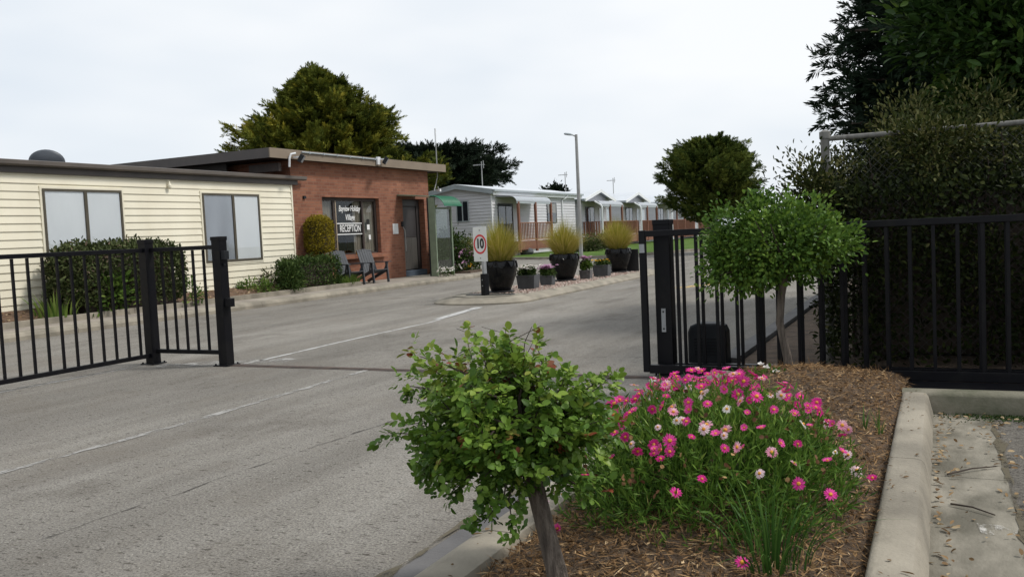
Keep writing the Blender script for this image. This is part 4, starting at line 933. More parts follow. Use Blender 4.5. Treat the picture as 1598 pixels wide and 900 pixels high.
def big_pot(px, py, label, s=.93):
    q = G(px, py, .14); p = thing('plant_pot', (q[0], q[1], .135), label, 'plant pot', 'black glazed pots on the traffic island')
    mb = MB(); n = 48; prof = [(.20, .02), (.235, .04), (.30, .20), (.37, .40), (.405, .56), (.40, .66), (.375, .715), (.385, .735), (.36, .74), (.33, .70), (.32, .60)]
    vs = []
    for r_, z in prof:
        for k in range(n):
            t = 2 * math.pi * k / n; lob = .5 + .5 * math.cos(t * 9); e = max(0, (z - .45) / .29); vs.append((s * r_ * (1 + .035 * lob * e) * math.cos(t), s * r_ * (1 + .035 * lob * e) * math.sin(t), s * (z + .02 * lob * e * (1 if z > .69 else 0))))
    mb.add(vs, [(i * n + k, i * n + (k + 1) % n, (i + 1) * n + (k + 1) % n, (i + 1) * n + k) for i in range(len(prof) - 1) for k in range(n)] + [tuple(reversed(range(n)))])
    # raised petal ridges round the shoulder
    for k in range(9):
        t0 = 2 * math.pi * (k + .5) / 9; pts = []
        for i in range(7):
            u = i / 6; tt = t0 + (u - .5) * .55; z = .725 - .15 * (1 - (2 * u - 1) ** 2) ; r_ = np.interp(z, [.40, .56, .66, .715, .74], [.37, .405, .40, .385, .385]) + .012; pts.append((s * r_ * math.cos(tt), s * r_ * math.sin(tt), s * z))
        mb.tube(pts, .012, 5)
    mb.build('pot', M['pot'], p, smooth=True)
    mb = MB(); mb.lathe([(.32 * s, 0), (.33 * s, .02), (.28 * s, .035), (.24 * s, .03)], 28); mb.build('saucer', M['tray'], p)
    mb = MB(); mb.lathe([(.01, .63 * s), (.325 * s, .63 * s)], 24, cap=False); mb.build('soil', M['soil'], p)
    leaf_obj('grass_tuft', [blades(2600, (0, 0, .60 * s), .2 * s, 1.22 * s, .006, .56, .40, .26, 5, .4, .38), blades(1900, (0, 0, .62 * s), .24 * s, 1.0 * s, .006, .86, .52, .25, 5, .55, .2), blades(400, (0, 0, .62 * s), .2 * s, .85 * s, .005, 1.25, .9, .12, 5, .7)], M['f_grass'], p)
    return p
p1 = big_pot(782, 455, 'black glazed pot of tall grass right beside the speed sign')
q = G(882, 437, .14); copy_thing(p1, (q[0], q[1], .135), 'black glazed pot of grass standing alone between the low planters', rz=1.3)
q = G(966, 424, .14); copy_thing(p1, (q[0], q[1], .135), 'black glazed pot of grass in front of a thin black board', rz=2.4)
mb = MB(); q = G(781, 458, .14); mb.box(q[0] - .62, q[0] + .45, q[1] - .42, q[1] - .22, .13, .155); o = mb.build('black_board', M['tray'], bevel=.004); tag(o, 'flat black board lying at the foot of the pot beside the sign', 'board')
q = G(977, 423, .14); mb = MB(); mb.box(q[0] - .02, q[0] + .36, q[1] + .10, q[1] + .14, .13, .78); o = mb.build('black_board', M['tray'], bevel=.005); tag(o, 'thin upright black board just behind the farthest glazed pot', 'board')

def small_planter(px, py, w, h, label, petals, nfl, mt='planter', leafm='f_box', fh=.16, rz=.1, spill=1.0):
    w *= .88; h *= .92; fh *= .8
    q = G(px, py, .14); p = thing('planter_box', (q[0], q[1], .135), label, 'planter', 'small square planters on the traffic island', rz)
    mb = MB(); t = .03; wt, wb = w / 2, w / 2 * .88
    for (r0, r1, z0, z1) in ((wb, wt, 0, h),):
        o_ = [(sx_ * r0, sy_ * r0, z0) for sx_, sy_ in ((-1, -1), (1, -1), (1, 1), (-1, 1))] + [(sx_ * r1, sy_ * r1, z1) for sx_, sy_ in ((-1, -1), (1, -1), (1, 1), (-1, 1))]
        i_ = [(x * (1 - t / abs(x)), y * (1 - t / abs(y)), z1) for x, y, z in o_[4:]] + [(x * (1 - t / abs(x)), y * (1 - t / abs(y)), z1 - .06) for x, y, z in o_[4:]]
        mb.add(o_ + i_, [(3, 2, 1, 0), (0, 1, 5, 4), (1, 2, 6, 5), (2, 3, 7, 6), (3, 0, 4, 7)] + [(4 + k, 4 + (k + 1) % 4, 8 + (k + 1) % 4, 8 + k) for k in range(4)] + [(8 + k, 8 + (k + 1) % 4, 12 + (k + 1) % 4, 12 + k) for k in range(4)] + [(12, 13, 14, 15)])
    mb.box(-wt - .008, wt + .008, -wt - .008, -wt + .002, h - .035, h + .002); mb.build('box', M[mt], p, bevel=.006)
    r_ = w * .44 * spill
    leaf_obj('foliage', [blob((0, 0, h + fh * .35), (r_, r_, fh * .6), 40, 26, .03, .055, .03, OVAL, .2, .45, .25)], M[leafm], p)
    n = nfl; P = np.stack([RNG.normal(size=n) * r_ * .55, RNG.normal(size=n) * r_ * .55, h + fh * RNG.uniform(.75, 1.35, n)], 1); parts = []
    for k in range(5):
        a_ = 2 * math.pi * k / 5; D = np.tile([math.cos(a_), math.sin(a_), .25], (n, 1)) + RNG.normal(size=(n, 3)) * .15; parts.append(leaves(P, D, np.tile([0, 0, 1.], (n, 1)) + RNG.normal(size=(n, 3)) * .3, .052, .05, OVAL, RNG.random(n)))
    leaf_obj('blossoms', parts, M[petals], p)
    return p
small_planter(825, 449, .50, .33, 'slate planter with white flowers on the traffic island', 'p_white', 60, fh=.2)
small_planter(855, 444, .36, .25, 'small slate planter with mauve flowers left of the middle pot', 'p_mauve', 46, fh=.24, spill=1.15)
small_planter(915, 434, .34, .24, 'flecked planter with pink flowers right of the middle pot', 'p_mauve', 40, 'terracotta', 'f_lime', .34)
small_planter(940, 430, .50, .33, 'slate planter with yellow flowers nearest the farthest pot', 'p_yellow', 16, fh=.13)

# ================================================================== GATES AND FENCES
def post(par, x, y, z0, z1, w, name='post'):
    mb = MB(); mb.box(x - w / 2, x + w / 2, y - w / 2, y + w / 2, z0, z1); mb.box(x - w / 2 - .006, x + w / 2 + .006, y - w / 2 - .006, y + w / 2 + .006, z1 - .035, z1 + .012); mb.box(x - .11, x + .11, y - .11, y + .11, .001, .014)
    for i in (-1, 1):
        for j in (-1, 1): mb.lathe([(.012, .014), (.012, .03)], 6, (x + i * .088, y + j * .088, 0))
    return mb.build(name, M['black'], par, bevel=.004)
lf = thing('metal_fence', (-8.82, 7.88, 0), 'black picket fence with two posts at the left of the drive', 'fence')
post(lf, 0, 0, 0, 1.53, .125); post(lf, 1.16, .04, 0, 1.52, .125)
mb = MB(); mb.box(-.025, .025, -4.2, -.065, 1.385, 1.435); mb.build('rail', M['black'], lf, bevel=.004); mb = MB(); mb.box(-.025, .025, -4.2, -.065, .085, .135); mb.build('rail', M['black'], lf, bevel=.004)
mb = MB(); mb.box(.065, 1.095, -.005, .045, 1.385, 1.435); mb.build('rail', M['black'], lf, bevel=.004); mb = MB(); mb.box(.065, 1.095, -.005, .045, .135, .185); mb.build('rail', M['black'], lf, bevel=.004)
for i in range(23): mb = MB(); mb.box(-.0125, .0125, -.18 - i * .176 - .0125, -.18 - i * .176 + .0125, .136, 1.384); mb.build('picket', M['black'], lf)
for i in range(5): mb = MB(); xx = .235 + i * .172; mb.box(xx - .0125, xx + .0125, .008, .033, .186, 1.384); mb.build('picket', M['black'], lf)
mb = MB(); mb.box(1.225, 1.28, -.01, .07, 1.26, 1.36); mb.build('latch', M['black_box'], lf, bevel=.004); mb = MB(); mb.box(1.225, 1.31, .0, .08, .70, .80); mb.build('latch', M['black'], lf, bevel=.003)
mb = MB(); mb.lathe([(.012, 0), (.012, .02)], 8); mb.v = [(1.225 + z, x + .03, y + 1.2) for x, y, z in mb.v]; mb.build('bolt', M['black_box'], lf)

sg = thing('sliding_gate', (-2.5, 7.9, 0), 'black sliding gate drawn open along the right fence', 'gate')
GL = 5.6
mb = MB(); mb.box(0, .06, -.025, .025, .06, 1.375); mb.box(.061, GL, -.025, .025, 1.315, 1.37); mb.box(.061, GL, -.03, .03, .05, .13); mb.build('frame', M['black'], sg, bevel=.004)
for i in range(31): mb = MB(); xx = .35 + i * .1755; mb.box(xx - .0135, xx + .0135, -.0135, .0135, .131, 1.314); mb.build('picket', M['black'], sg)
mb = MB(); mb.box(.005, .055, -.034, -.0255, 1.17, 1.25); mb.build('sticker', M['steel'], sg)
rf = thing('metal_fence', (-2.33, 8.1, 0), 'fixed black picket fence standing behind the sliding gate', 'fence')
post(rf, 0, 0, 0, 1.455, .15)
mb = MB(); mb.box(.076, 5.6, -.025, .025, 1.31, 1.365); mb.build('rail', M['black'], rf, bevel=.004); mb = MB(); mb.box(.076, 5.6, -.03, .03, .04, .12); mb.build('rail', M['black'], rf, bevel=.004)
for i in range(31): mb = MB(); xx = .18 + i * .1755; ww = .0135 if i not in (4, 8, 14) else .026; mb.box(xx - ww, xx + ww, -ww, ww, .121, 1.309); mb.build('picket', M['black'], rf)
mb = MB(); mb.box(-.02, .02, -.085, -.0765, .42, .64); mb.build('lock_plate', M['steel'], rf)
for z_ in (.45, .61): mb = MB(); mb.box(-.008, .008, -.088, -.0855, z_ - .008, z_ + .008); mb.build('bolt', M['black_ink'], rf)
mb = MB(); mb.box(.5, 5.6, .04, .10, .0, .11); mb.box(1.6, 5.6, -.62, -.24, .013, .05)
pl = mb.build('plinth', M['black'], rf)
gm = thing('gate_motor', (-2.03, 8.42, .03), 'dark box shaped gate motor standing behind the pickets', 'gate motor')
mb = MB(); mb.extrude([(-.19, .0), (-.185, .34), (-.16, .40), (-.10, .425), (.10, .425), (.16, .40), (.185, .34), (.19, 0)], 'y', 0, .2); mb.v = [(x, y, z) for x, y, z in mb.v]; mb.build('housing', M['black_box'], gm, bevel=.02)
mb = MB()
for i in range(6): mb.box(-.12, .12, -.006, .0, .12 + i * .03, .132 + i * .03)
mb.build('vent', M['black'], gm); mb = MB(); mb.box(-.2, .2, -.02, .22, -.03, -.001); mb.build('base', M['concrete'], gm)

# chain-link fence inside the hedge
cf = thing('chain_link_fence', (-.95, 8.75, .1), 'grey pipe and chain link fence overgrown by the olive hedge', 'fence')
q = atY(1287, 208, 8.75); zt = q[2] - .1; bx = q[0] + .95
mb = MB(); mb.tube([(bx, 0, -.1), (bx, 0, zt)], .04, 12); mb.lathe([(.05, zt - .05), (.05, zt + .01), (.02, zt + .03)], 12, (bx, 0, 0)); mb.build('post', M['old_pipe'], cf, smooth=True)
zr_ = atY(1300, 216, 8.75)[2] - .1
mb = MB(); mb.tube([(bx, 0, zr_), (bx + 5, 0, zr_)], .024, 10); mb.build('rail', M['old_pipe'], cf, smooth=True)
mb = MB(); s = .075
for i in range(-28, 70):
    for sg_ in (-1, 1):
        xa = bx + i * s; p, q2 = (xa, 0), (xa + sg_ * zr_, zr_)
        t0 = 0.0; 
        a = Vector((p[0], .004 * sg_, 0)); b = Vector((q2[0], .004 * sg_, zr_))
        def cut(a, b, X, keep):
            if (a.x - X) * keep < 0 and (b.x - X) * keep < 0: return None
            if (a.x - X) * keep < 0: a = a + (b - a) * ((X - a.x) / (b.x - a.x))
            if (b.x - X) * keep < 0: b = a + (b - a) * ((X - a.x) / (b.x - a.x))
            return a, b
        r = cut(a, b, bx, 1)
        if r: r = cut(*r, bx + 4, -1)
        if r and (r[1] - r[0]).length > .05: mb.bar(r[0], r[1], .0022, .0022, (0, 1, 0))
mb.build('wire_mesh', M['wire'], cf)

# ================================================================== TREES AND HEDGES
def tree(name, x, y, z, label, cat='tree', group=None): return thing(name, (x, y, z), label, cat, group)
# big golden cypress behind the reception
def env_cyp(t, a):
    r = np.interp(t, [0, .2, .45, .65, .82, .93, 1], [4.7, 4.9, 4.2, 3.1, 1.9, 1.0, .25])
    return r * (1 + .13 * math.sin(2.3 * a + t * 9) + .08 * math.sin(5 * a + 2 + t * 14))
q = atY(518, 250, 38); tr = tree('cypress_tree', q[0], 38, 0, 'broad golden green cypress rising behind the brick reception')
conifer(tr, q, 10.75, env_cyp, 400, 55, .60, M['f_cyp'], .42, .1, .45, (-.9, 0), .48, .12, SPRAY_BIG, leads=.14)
# mid street cypress
def env_mid(t, a):
    r = np.interp(t, [0, .24, .33, .48, .64, .8, .93, 1], [.3, 1.4, 2.05, 2.3, 2.1, 1.55, .85, .25]); return r * (1 + .10 * math.sin(2 * a + t * 8) + .08 * math.sin(5 * a + t * 13))
ym_ = 44.0; q = atY(1110, 300, ym_); tr = tree('cypress_tree', q[0], ym_, .05, 'round green cypress on its own beside the cabins')
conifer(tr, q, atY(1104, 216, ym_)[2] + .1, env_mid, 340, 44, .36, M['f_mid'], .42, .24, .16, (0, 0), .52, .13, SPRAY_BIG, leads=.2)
# dark flat-topped cypress far behind
def env_mac(t, a):
    r = np.interp(t, [0, .4, .6, .8, .95, 1], [2, 6.5, 7.8, 6.8, 3.8, 1.2]); return r * (1 + .12 * math.sin(2 * a + 1 + t * 7) + .1 * math.sin(6 * a + t * 20))
q = atY(668, 262, 82); tr = tree('cypress_tree', q[0], 82, 0, 'dark spreading cypress behind the nearest cabin roof')
conifer(tr, q, 11.0, env_mac, 230, 34, 1.25, M['f_macro'], .18, .42, .5, (0, 0), .45, .10, SPRAY_BIG, sd=.1)
q = atY(866, 300, 115); tr = tree('round_tree', q[0], 115, 0, 'small dark round treetop just above the cabin roof by the antenna')
leaf_obj('crown', [blob((0, 0, 5.4), (2.1, 2.1, 2.3), 90, 50, .35, .4, .3, DIAMOND, .3, .4, .2, (.6, 1))], M['f_macro'], tr)
mb = MB(); mb.tube([(0, 0, 0), (0, 0, 5)], [.3, .12], 8); mb.build('trunk', M['bark_dark'], tr)
# right-hand tall dark conifer
def env_con(t, a):
    r = np.interp(t, [0, .12, .4, .7, 1], [3.1, 3.3, 3.1, 2.5, .6]); return r * (1 + .10 * math.sin(3 * a + t * 10) + .09 * math.sin(7 * a + t * 23))
q = atY(1440, 200, 15.5); tr = tree('conifer_tree', q[0] + 1.95, 15.5, 0, 'tall dark conifer towering over the hedge at the right')
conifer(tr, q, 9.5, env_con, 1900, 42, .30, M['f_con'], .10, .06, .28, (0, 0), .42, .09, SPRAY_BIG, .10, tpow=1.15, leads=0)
# broadleaf tree at the top right corner
q = atY(1560, 60, 11.0); tr = tree('broadleaf_tree', q[0] + .25, 11.0, .1, 'glossy broadleaf tree with whorled leaves in front of the tall conifer')
leaf_obj('crown', [blob((.1, 0, 3.35), (1.25, 1.15, 1.15), 300, 52, .15, .13, .05, OVAL, .5, .42, .2, (.5, 1.02)), blob((.9, .2, 4.5), (1.35, 1.2, 1.1), 240, 50, .15, .13, .05, OVAL, .5, .42, .2, (.5, 1))], M['f_broad'], tr)
mb = MB(); mb.tube([(.3, 0, -.1), (.25, 0, 1.3), (.1, 0, 2.6), (.3, .1, 4.2)], [.13, .11, .08, .03], 8)
for k in range(7): a = k * .9; mb.tube([(.15, 0, 2.0 + .2 * k), (.15 + .5 * math.cos(a), .5 * math.sin(a), 2.6 + .22 * k), (.15 + .95 * math.cos(a), .9 * math.sin(a), 3.1 + .2 * k)], [.045, .03, .01], 6)
mb.build('trunk', M['bark_dark'], tr, smooth=True)
# hedge through the chain-link fence
hg = thing('overgrown_hedge', (0, 8.9, .1), 'dense olive hedge growing through the chain link fence at the right', 'hedge')
parts = []
for k in range(38):
    x = -1.0 + (k % 19) * .25 + RNG.normal() * .05; yy = RNG.uniform(-.42, .6)
    zc_ = RNG.uniform(.3, 1.75); parts.append(blob((x, yy, zc_), (.42, .38, .45), 22, 30, .08, .05, .023, OVAL, .3, .42, .2, (.3, 1)))
for k in range(14):
    x = -.95 + k * .30 + RNG.normal() * .06; parts.append(blob((x, .0 + RNG.uniform(-.3, .4), 1.75 + RNG.uniform(-.1, .12)), (.32, .3, .24), 22, 30, .08, .05, .023, OVAL, .6, .72, .2, (.3, 1)))  # upper clumps toned lighter: shade lower down is put into the leaf colour
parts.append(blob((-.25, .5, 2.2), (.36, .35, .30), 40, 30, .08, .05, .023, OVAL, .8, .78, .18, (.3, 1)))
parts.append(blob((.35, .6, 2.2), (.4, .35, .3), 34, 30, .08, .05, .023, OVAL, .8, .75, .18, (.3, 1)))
parts.append(boxleaf((-.95, -.55, .0), (4.2, .7, 1.6), 24000, .055, .027, .4, .22, .06, .15, OVAL))
parts.append(blob((-1.0, -.3, 1.55), (.26, .2, .4), 44, 30, .08, .05, .023, OVAL, .5, .72, .18, (.2, 1)))
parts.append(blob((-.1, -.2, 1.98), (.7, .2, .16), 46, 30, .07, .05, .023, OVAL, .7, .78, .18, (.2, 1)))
parts.append(blob((-1.03, .15, 1.45), (.25, .4, .35), 30, 30, .08, .05, .023, OVAL, .5, .48, .18, (.3, 1)))
leaf_obj('foliage', parts, M['f_hedge'], hg)
mb = MB()
for k in range(70):
    x = RNG.uniform(-.9, 4); y = RNG.uniform(-.2, .7); mb.tube([(x, y, -.05), (x + RNG.normal() * .1, y + RNG.normal() * .1, .8), (x + RNG.normal() * .2, y + RNG.normal() * .15, 1.5 + RNG.uniform(0, .5))], [.02, .014, .005], 5)
mb.build('stems', M['twig'], hg)
mb = MB(); mb.box(-.72, 4.2, .0, .6, .0, 1.5); mb.build('dense_core', M['twig'], hg, bevel=.1)  # solid box added inside the hedge to block light

# --- standard trees in the mulch
def trunk_obj(par, pts, rad): mb = MB(); mb.tube(pts, rad, 12); return mb.build('trunk', M['bark'], par, smooth=True)
sx0, sy0 = -1.10, 7.2; st = tree('standard_tree', sx0, sy0, .22, 'lollipop tree with a dense fine leaved crown in front of the sliding gate')
trunk_obj(st, [(.03, 0, -.1), (.0, 0, .12), (-.05, 0, .38), (-.03, 0, .6), (.0, 0, .78)], [.04, .034, .03, .03, .035])
parts = [blob((-.12, 0, 1.02), (.52, .48, .33), 190, 48, .05, .038, .025, OVAL, .1, .5, .2, (.45, 1.02)), blob((-.38, 0, .86), (.30, .34, .24), 60, 44, .05, .038, .025, OVAL, -.1, .48, .2, (.5, 1)),
         blob((.26, 0, .98), (.26, .34, .25), 40, 36, .05, .038, .025, OVAL, .1, .5, .2, (.5, 1)), blob((.02, 0, 1.18), (.36, .3, .14), 36, 34, .05, .038, .025, OVAL, .4, .58, .2, (.5, 1))]
leaf_obj('crown', parts, M['f_std'], st)
mb = MB()
for k in range(16):
    a = k * 2.4; r_ = RNG.uniform(.25, .5); mb.tube([(0, 0, .74), (.4 * r_ * math.cos(a), .4 * r_ * math.sin(a), .86), (r_ * math.cos(a) - .06, r_ * math.sin(a), RNG.uniform(.78, 1.2))], [.016, .011, .004], 5)
mb.build('branches_or_core', M['twig'], st)

fx0, fy0 = -1.26, 2.86; ft = tree('rose_tree', fx0, fy0, .16, 'standard rose with glossy leaves nearest the camera beside the kerb')
trunk_obj(ft, [(.01, 0, -.12), (-.002, 0, .02), (-.03, 0, .14), (-.065, .01, .27), (-.105, .02, .42)], [.047, .038, .034, .033, .038])
mb = MB(); tips = []; top = np.array([-.105, .02, .40])
c_ = np.array([-.225, .06, .51]); rad_ = np.array([.39, .34, .37])
for k in range(160):
    d = rdir(1)[0]; d[2] = abs(d[2]) * 1.0 - .95 * RNG.random(); d = d / (np.sum(np.abs(d) ** 3.4)) ** (1 / 3.4); d = d * .94; e = c_ + d * rad_ * RNG.uniform(.5, 1.05); e[2] = max(e[2], .17)
    if k % 11 == 0: e = c_ + d * rad_ * np.array([1.14, 1.05, 1.10]); e[2] = max(e[2], .14)
    mid = (top + e) / 2 + np.array([0, 0, .05]) + RNG.normal(size=3) * .03
    mb.tube([top, (top + mid) / 2 + RNG.normal(size=3) * .012, mid, (mid + e) / 2 + RNG.normal(size=3) * .015, e], [.008, .006, .0045, .003, .0015], 5); tips.append((mid, e))
for k in range(5):
    b0 = c_ + np.array([RNG.uniform(-.1, .1), 0, .24]); mb.tube([b0, b0 + np.array([RNG.normal() * .05, RNG.normal() * .04, .09]), b0 + np.array([RNG.normal() * .07, RNG.normal() * .06, .15])], [.003, .002, .001], 4)
mb.build('branches_or_core', M['twig'], ft)
parts = []; Ps, Ds, Ns, Ts = [], [], [], []
def compound(base, d, nrm, size, tn):
    s = np.cross(nrm, d); s /= np.linalg.norm(s)
    for u, sgn, k in ((.45, 1, .8), (.45, -1, .8), (.8, 1, .95), (.8, -1, .95), (1.0, 0, 1.1)):
        pb = base + d * size * u * 1.7 + nrm * RNG.normal() * .004; dd = d * (.45 if sgn else 1) + s * sgn * .9 + RNG.normal(size=3) * .18
        Ps.append(pb); Ds.append(dd); Ns.append(nrm + RNG.normal(size=3) * .3); Ts.append((tn + RNG.normal() * .06, size * k))
for mid, e in tips:
    for u in np.linspace(.12, 1.05, 10):
        bp = mid + (e - mid) * u + RNG.normal(size=3) * .014
        for r_ in range(2):
            o_ = bp - c_; d = unit((o_ * 1.2 / rad_ * .35 + RNG.normal(size=3) * .62 + np.array([0, 0, .02]))[None])[0]
            nr = unit((np.array([0, 0, .9]) + RNG.normal(size=3) * .4 + o_ * .8)[None])[0]
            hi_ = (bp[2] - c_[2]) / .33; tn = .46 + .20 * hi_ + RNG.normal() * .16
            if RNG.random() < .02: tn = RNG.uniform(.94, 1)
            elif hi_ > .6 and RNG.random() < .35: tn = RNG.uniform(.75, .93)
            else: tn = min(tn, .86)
            compound(bp + RNG.normal(size=3) * .012, d, nr, RNG.uniform(.017, .030), tn)
Ts = np.array(Ts); n = len(Ps); sz = Ts[:, 1] * 1.25
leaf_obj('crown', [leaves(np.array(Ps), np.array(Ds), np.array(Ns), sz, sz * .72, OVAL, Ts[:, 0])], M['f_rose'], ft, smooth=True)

# --- daisy bush
db = thing('daisy_bush', (-.97, 4.0, .15), 'pink and white flowering daisy bush in the mulch bed', 'flower bush')
def dome(n, r0=.55, r1=1.0):
    d = rdir(n); d[:, 2] = np.abs(d[:, 2]); return d, d * np.array([.66, .86, .50]) * RNG.uniform(r0, r1, (n, 1))
d, P = dome(3000, .55, .98); n = 3000
parts = []
D0 = unit(d * np.array([1, 1, .8]) * .55 + np.array([0, 0, .8]) + RNG.normal(size=(n, 3)) * .3)
for j in range(7):
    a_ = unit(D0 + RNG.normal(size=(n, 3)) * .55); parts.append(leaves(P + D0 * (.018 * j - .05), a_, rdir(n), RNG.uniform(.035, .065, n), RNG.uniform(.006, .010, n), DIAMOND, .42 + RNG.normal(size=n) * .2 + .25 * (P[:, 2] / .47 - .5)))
leaf_obj('foliage', parts, M['f_daisy'], db)
mb = MB()
for k in range(160):
    d1, p1_ = dome(1, .85, 1.0); e = p1_[0]; mb.tube([e * np.array([.15, .15, 0]), e * np.array([.6, .6, .55]), e], [.005, .004, .002], 4)
mb.build('stems', M['f_daisy'], db)
def bloom_mesh(petal, disc, npet, rad, cup, tn):
    m_ = MB(); me_parts = []
    n = npet; a_ = np.arange(n) * 2 * math.pi / n + RNG.normal(size=n) * .05
    D = np.stack([np.cos(a_), np.sin(a_), np.full(n, cup) + RNG.normal(size=n) * .1], 1); P_ = D * np.array([1, 1, 0]) * rad * .16
    v, f, t = leaves(P_, D, np.tile([0, 0, 1.], (n, 1)), rad * RNG.uniform(.8, 1, n), rad * .30, OVAL, np.clip(tn + RNG.normal(size=n) * .15, 0, 1))
    o = np_mesh('bloom', v, f, petal, t); me = o.data; bpy.data.objects.remove(o)
    return me
def disc_mesh(rad, mt):
    m_ = MB(); m_.lathe([(rad * .30, -.002), (rad * .31, .003), (rad * .22, .009), (.001, .011)], 10); o = m_.build('disc', mt, smooth=True); me = o.data; bpy.data.objects.remove(o); return me
variants = [(bloom_mesh(M['p_pink'], 0, 19, .036, .25, .3), disc_mesh(.036, M['disc_r'])), (bloom_mesh(M['p_pink'], 0, 17, .034, .1, .6), disc_mesh(.034, M['disc_y'])), (bloom_mesh(M['p_pink'], 0, 18, .032, .5, .85), disc_mesh(.032, M['disc_r'])),
            (bloom_mesh(M['p_pale'], 0, 18, .034, .15, .3), disc_mesh(.034, M['disc_y'])), (bloom_mesh(M['p_pale'], 0, 17, .033, -.25, .9), disc_mesh(.033, M['disc_y'])), (bloom_mesh(M['p_white'], 0, 16, .031, -.1, .5), disc_mesh(.031, M['disc_y']))]
spots = []
tries = 0
while len(spots) < 215 and tries < 60000:
    tries += 1
    d1 = rdir(1)[0]; d1[2] = abs(d1[2]); top_bias = d1[2]
    if d1[1] > .62: continue
    keep = .05 if top_bias < .42 else (.22 if top_bias < .64 else 1.0)
    if RNG.random() > keep: continue
    p = d1 * np.array([.68, .88, .53]) * RNG.uniform(.96, 1.09)
    if all(np.linalg.norm(p - s_) > .022 for s_ in spots): spots.append(p)
extra = []
for k, p in enumerate(spots):
    white = RNG.random() < (.42 if p[0] > .1 else .2)
    vi = RNG.choice([3, 3, 4, 4, 5]) if white else RNG.choice([0, 1, 2])
    nz_ = unit((p / np.array([.68, .88, .53]) * .55 + np.array([-.05, -.5, .5]) + RNG.normal(size=3) * .5)[None])[0]
    rot = Vector(nz_).to_track_quat('Z', 'Y').to_euler(); s_ = RNG.uniform(.52, .9)
    if k >= 98:
        extra.append((p, rot, s_, vi)); continue
    b = bpy.data.objects.new('bloom', variants[vi][0]); COL.objects.link(b); b.parent = db; b.location = tuple(p)
    b.rotation_euler = rot; b.scale = (s_, s_, s_ * RNG.uniform(.7, 1.6))
    k_ = bpy.data.objects.new('disc', variants[vi][1]); COL.objects.link(k_); k_.parent = b
import bmesh
bm = bmesh.new(); mats_ = [M['p_pink'], M['p_pale'], M['p_white'], M['disc_y'], M['disc_r']]
tl = bm.verts.layers.float.new('tone')
for p, rot, s_, vi in extra:
    T_ = Matrix.Translation(Vector([float(x) for x in p])) @ rot.to_matrix().to_4x4() @ Matrix.Scale(float(s_) * .85, 4)
    for me_ in variants[vi]:
        mi_ = [x.name for x in mats_].index(me_.materials[0].name); vm = []; at_ = me_.attributes.get('tone')
        for i, v in enumerate(me_.vertices):
            nv = bm.verts.new(T_ @ v.co); nv[tl] = at_.data[i].value if at_ else .5; vm.append(nv)
        for f_ in me_.polygons: bm.faces.new([vm[i] for i in f_.vertices]).material_index = mi_
me_ = bpy.data.meshes.new('small_blooms'); bm.to_mesh(me_); bm.free()
for x in mats_: me_.materials.append(x)
o = bpy.data.objects.new('small_blooms', me_); COL.objects.link(o); o.parent = db; tag(o, kind='stuff')
n = 260; d, P = dome(n, .98, 1.06); q_ = d[:, 2] > .45; P = P[q_]; n = len(P)
tag(leaf_obj('spent_flowers', [leaves(P, rdir(n), rdir(n), .022, .018, OVAL, RNG.random(n)), leaves(P, rdir(n), rdir(n), .02, .016, OVAL, RNG.random(n))], M['dead_head'], db), kind='stuff')
# strappy plant
q = G(1200, 880, .16); sp2 = thing('strap_leaf_plant', (q[0], q[1] + .05, .14), 'clump of long strappy green leaves in front of the daisy bush', 'plant')
leaf_obj('leaves', [blades(85, (0, 0, 0), .14, .34, .008, 1.0, .42, .2, 7, .8)], M['f_strap'], sp2)
q = G(1195, 588, .25); wf = thing('white_flower_plant', (q[0], q[1] - .05, .2), 'small plant with two white flowers at the foot of the gate', 'plant')
leaf_obj('foliage', [blob((0, 0, .05), (.10, .08, .06), 16, 14, .03, .04, .018, OVAL, .5, .6, .2)], M['f_lime'], wf)
pp = np.array([(0.02, -.02, .13), (.09, -.03, .10), (-.02, -.02, .15)]); n = 3
leaf_obj('blossoms', [leaves(pp, np.array([math.cos(a), math.sin(a) * .5 - .3, .4]) + RNG.normal(size=(3, 3)) * .1, np.tile([0, -.5, .8], (3, 1)), .03, .02, OVAL, RNG.random(3)) for a in np.arange(8) * .785], M['p_white'], wf)
for px_, py_, lab in ((1348, 665, 'short green sprout alone in the mulch left of the other sprout'), (1372, 668, 'short green sprout in the mulch nearest the car park kerb')):
    q = G(px_, py_, .17); sp3 = leaf_obj('green_sprout', [blades(12, (q[0], q[1], .14), .02, .16, .008, .5, .6, .2)], M['f_strap']); tag(sp3, lab, 'plant')

# --- mulch, dry leaves
n = 42000; X = RNG.uniform(-1.63, -.24, n); Y = 2.2 + 5.4 * RNG.random(n) ** 1.35; Z = np.array([bed_h(a, b) for a, b in zip(X, Y)]) + RNG.uniform(-.004, .02, n)
D = np.stack([RNG.normal(size=n), RNG.normal(size=n), RNG.normal(size=n) * .32], 1); N = np.tile([0, 0, 1.], (n, 1)) + RNG.normal(size=(n, 3)) * .5
th = RNG.random(n) < .8
tag(leaf_obj('mulch_chips', [leaves(np.stack([X, Y, Z], 1), D, N, np.where(th, RNG.uniform(.025, .085, n), RNG.uniform(.014, .036, n)), np.where(th, RNG.uniform(.002, .006, n), RNG.uniform(.007, .018, n)), DIAMOND, .42 + RNG.normal(size=n) * .26)], M['chips']), kind='stuff')
n = 260; X = np.concatenate([RNG.normal(.0, .06, n // 2), RNG.uniform(-.05, .9, n // 4), RNG.uniform(.22, .42, n - n // 2 - n // 4)]); Y = np.concatenate([RNG.uniform(3.2, 6.7, n // 2), 6.72 - RNG.exponential(.16, n // 4), RNG.uniform(3.6, 6.6, n - n // 2 - n // 4)]); X = np.where(X < -.045, -.045 + RNG.random(n) * .05, X)
